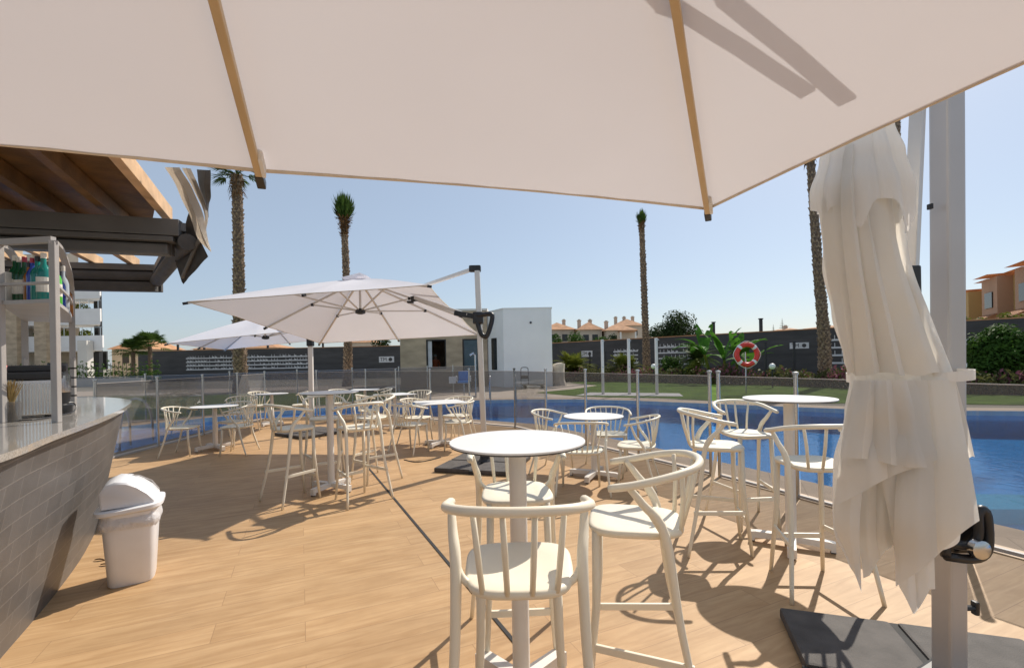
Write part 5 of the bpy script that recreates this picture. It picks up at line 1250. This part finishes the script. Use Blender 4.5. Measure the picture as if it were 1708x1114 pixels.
def villa(label, px0, px1, pyt, pye, d, depth=9, chim=((.25, 0), (.75, 0)), m='cwall', wins=((.3, .5), (.7, .5)), porch=False):
    a = Dp(px0, 560, d); b = Dp(px1, 560, d); W = b.x-a.x; ze = Dp((px0+px1)/2, pye, d).z; zt = Dp((px0+px1)/2, pyt, d+depth/2).z
    t = thing('villa', label, 'house', (a.x, d, 0), 0, 'tiled villas beyond the wall'); s = nb(); rect_prism(s, 0, W, 0, depth, 0, ze); obj('wall', s, m, t)
    s = nb(); hiproof(s, 0, W, 0, depth, ze+.01, max(.6, zt-ze), .45); rf = obj('roof', s, 'roof', t)
    for fx, _ in chim:
        s = nb(); rect_prism(s, W*fx-.3, W*fx+.3, depth*.4, depth*.4+.6, ze, zt+.35); rect_prism(s, W*fx-.38, W*fx+.38, depth*.4-.08, depth*.4+.68, zt+.352, zt+.5); rect_prism(s, W*fx-.22, W*fx+.22, depth*.4+.08, depth*.4+.5, zt+.502, zt+.7); obj('chimney', s, m, rf)
    for fx, fz in wins:
        s = nb(); zc = ze-1.5; rect_prism(s, W*fx-.5, W*fx+.5, -.04, .05, zc-.65, zc+.65); obj('window', s, 'window', t)
    if porch:
        s = nb(); rect_prism(s, W*.4, W*.95, -1.6, -.01, ze-.35, ze-.15); obj('porch_roof', s, 'roof', t)
        for fx in (.42, .93): s = nb(); rect_prism(s, W*fx-.12, W*fx+.12, -1.5, -1.26, 0, ze-.352); obj('porch_column', s, 'lamp', t)
    return t
villa('villa with two chimneys right behind the white pool house', 905, 958, 539, 550, 86)
villa('villa with a chimney pair and aerial in the middle of the row', 966, 1004, 539, 550, 82, chim=((.15, 0), (.65, 0)))
villa('villa with a columned porch left of the trees', 1012, 1060, 541, 551, 80, porch=True, chim=((.15, 0),), wins=((.25, .5),))
villa('taller villa with three chimneys behind the porch villa', 1030, 1072, 533, 543, 98, chim=((.1, 0), (.45, 0), (.8, 0)))
villa('low house with a long orange roof above the left mural', 322, 462, 572, 581, 95, chim=(), wins=())
villa('low house with orange roof beside the apartment terraces', 186, 232, 568, 582, 70, chim=(), wins=((.5, .5),))
villa('pale house with red roof under the open parasol', 586, 622, 566, 571, 100, chim=(), wins=((.3, .5), (.7, .5)))
villa('red roofed house peeking over the wall right of the conifers', 1310, 1350, 548, 553, 90, chim=((.5, 0),), wins=())
villa('roof tip just left of the folded parasol over the wall', 1384, 1420, 545, 551, 60, chim=(), wins=())
# ochre terrace on the right
t = thing('ochre_terrace', 'ochre and pink terraced houses climbing behind the wall at the right edge', 'building')
fa = Vector((37.6, 39.2, 0)); fb = Vector((29.6, 25.0, 0)); uu = (fb-fa).normalized(); nn = Vector((uu.y, -uu.x, 0)); nn = nn if nn.x > 0 else -nn; L = (fb-fa).length; k = 6
for i in range(k):
    o_ = (i % 2)*.8; a_ = fa+uu*(L*i/k)+nn*o_; b_ = fa+uu*(L*(i+1)/k)+nn*o_; c_ = b_+nn*8; d_ = a_+nn*8; zt = 6.55 if i else 6.1
    s = nb(); prism(s, [(a_.x, a_.y), (b_.x-uu.x*.01, b_.y-uu.y*.01), (c_.x, c_.y), (d_.x, d_.y)], 0, zt+.004*i); obj('house_wall', s, 'oyel' if i in (0, 3) else 'owall', t)
    s = nb(); e = .5; a2, b2 = a_-nn*e, b_-nn*e; rr_ = [(a2.x, a2.y), (b2.x, b2.y)]; va = [s.verts.new((a2.x, a2.y, zt)), s.verts.new((b2.x, b2.y, zt)), s.verts.new((b_.x+nn.x*4, b_.y+nn.y*4, zt+.08)), s.verts.new((a_.x+nn.x*4, a_.y+nn.y*4, zt+.08))]
    s.faces.new(va); bmesh.ops.solidify(s, geom=s.faces, thickness=.15); bmesh.ops.translate(s, verts=s.verts, vec=(0, 0, .16+.004*i)); obj('roof', s, 'roof', t)
    mid = (a_+b_)/2; s = nb(); box(s, mid-nn*.02+Vector((0, 0, 5.0)), (.7 if i % 2 else 1.3, .1, 1.5 if i % 2 else 1.1), math.atan2(uu.y, uu.x)); wn = obj('window', s, 'window', t)
    s = nb(); va = [s.verts.new((a_-nn*1.2+Vector((0, 0, 3.4)))[:]), s.verts.new((b_-nn*1.2+Vector((0, 0, 3.4)))[:]), s.verts.new((b_+Vector((0, 0, 4.0)))[:]), s.verts.new((a_+Vector((0, 0, 4.0)))[:])]; s.faces.new(va); bmesh.ops.solidify(s, geom=s.faces, thickness=.1); obj('porch_roof', s, 'roof', t)
p = Dp(1655, 540, 24); t = thing('hedge', 'dry yellow green hedge growing over the dark wall below the ochre houses', 'hedge', (p.x, p.y, 0), math.atan2(uq.y, uq.x))
s = nb()
for _ in range(60): leaf_cloud(s, [(rnd.uniform(-4, 4), 1.2+rnd.uniform(-.2, .2), rnd.uniform(2.4, 3.15), .35)], 90, .09)
obj('foliage', s, 'leafy', t); s = nb()
for k in range(9): tube(s, [(-4+k, 1.2, 0), (-4+k, 1.2, 2.9)], .04, 5)
obj('stem', s, 'trunk', t)
# apartment building on the left
t = thing('apartment_building', 'modern white apartment building with stacked terraces at the far left', 'building')
d0 = 52; xr = Dp(181, 560, d0).x
lev = [(560, 585, 184), (516, 542, 181), (474, 500, 181)]
s = nb(); prism(s, [(xr-44, d0+3), (xr-6, d0+3), ((xr-6)*1.16, d0+11), (xr-44, d0+11)], 0, 15.0); obj('wall', s, 'cwall', t)
for i, (y0_, y1_, xx) in enumerate(lev):
    z1_ = Dp(181, y0_, d0).z; z0_ = Dp(181, y1_, d0).z; x1_ = Dp(xx, 560, d0).x
    s = nb(); prism(s, [(x1_-44, d0-1.0), (x1_, d0-1.0), (x1_*1.06-1, d0+2.9), (x1_-44, d0+2.9)], z0_, z0_+.35); fl_ = obj('floor_slab', s, 'render', t)
    s = nb(); rect_prism(s, x1_-34, x1_, d0-1.02, d0-.82, z0_+.352, z1_); prism(s, [(x1_-.25, d0-.81), (x1_-.02, d0-.81), (x1_*1.06-1.02, d0+2.9), (x1_*1.06-1.25, d0+2.9)], z0_+.352, z1_); obj('parapet', s, 'render', fl_)
    s = nb()
    for k in range(14): tube(s, [(x1_-1.0*k-.3, d0-.9, z1_), (x1_-1.0*k-.3, d0-.9, z1_+.9)], .035, 5)
    beam(s, (x1_-14, d0-.9, z1_+.9), (x1_, d0-.9, z1_+.9), .05, .05); obj('balcony_rail', s, 'steel', fl_)
    s = nb(); leaf_cloud(s, [(x1_-3-2.5*k, d0+.2, z1_+.25, .6) for k in range(6)], 900, .18); obj('planter_greenery', s, 'leafy', fl_)
s = nb(); box(s, (xr-2.2, d0+1.2, 5.5), (.5, .5, 11)); obj('dark_column', s, 'black', t)
for px, w_ in ((22, 1.6), (73, 1.3), (142, 1.0)):
    s = nb(); x_ = Dp(px, 560, d0-1.5).x; rect_prism(s, x_-w_/2, x_+w_/2, d0-1.9, d0-1.1, 0, 14.8 if px < 100 else 4.4); obj('stone_pillar', s, 'stone' if px < 100 else 'renderw', t)
for px, pz in ((40, 1.2), (105, 1.2), (160, 1.2), (40, 5.6), (105, 5.6), (40, 8.8), (105, 8.8)):
    x_ = Dp(px, 560, d0+4).x; s = nb(); rect_prism(s, x_-1.3, x_+1.3, d0+3.9, d0+4.1, pz, pz+2.2); obj('window', s, 'window', t)
# hedge, low wall and black picket in front of the apartments
a, b = P(105, 640), P(236, 628); a = Vector((-38, 36, 0)); b = Vector((-29, 36.5, 0))
t = thing('hedge', 'row of green cypress hedge plants behind a black picket fence at the left', 'hedge', a); s = nb()
for k in range(26):
    x_ = k*.42; h_ = 1.6+.5*rnd.random(); leaf_cloud(s, [(x_, 0, h_*.25, .28), (x_, 0, h_*.5, .26), (x_, 0, h_*.75, .18), (x_, 0, h_*.95, .10)], 140, .09)
obj('foliage', s, 'leaf', t)
t = thing('picket_fence', 'low pale wall topped with a black picket fence in front of the hedge', 'fence', a+Vector((-2, -.8, 0))); s = nb(); box(s, (6, 0, .3), (12, .25, .6)); obj('low_wall', s, 'renderw', t); s = nb()
for k in range(40): tube(s, [(k*.3, 0, .6), (k*.3, 0, 1.75)], .018, 5)
obj('pickets', s, 'black', t)
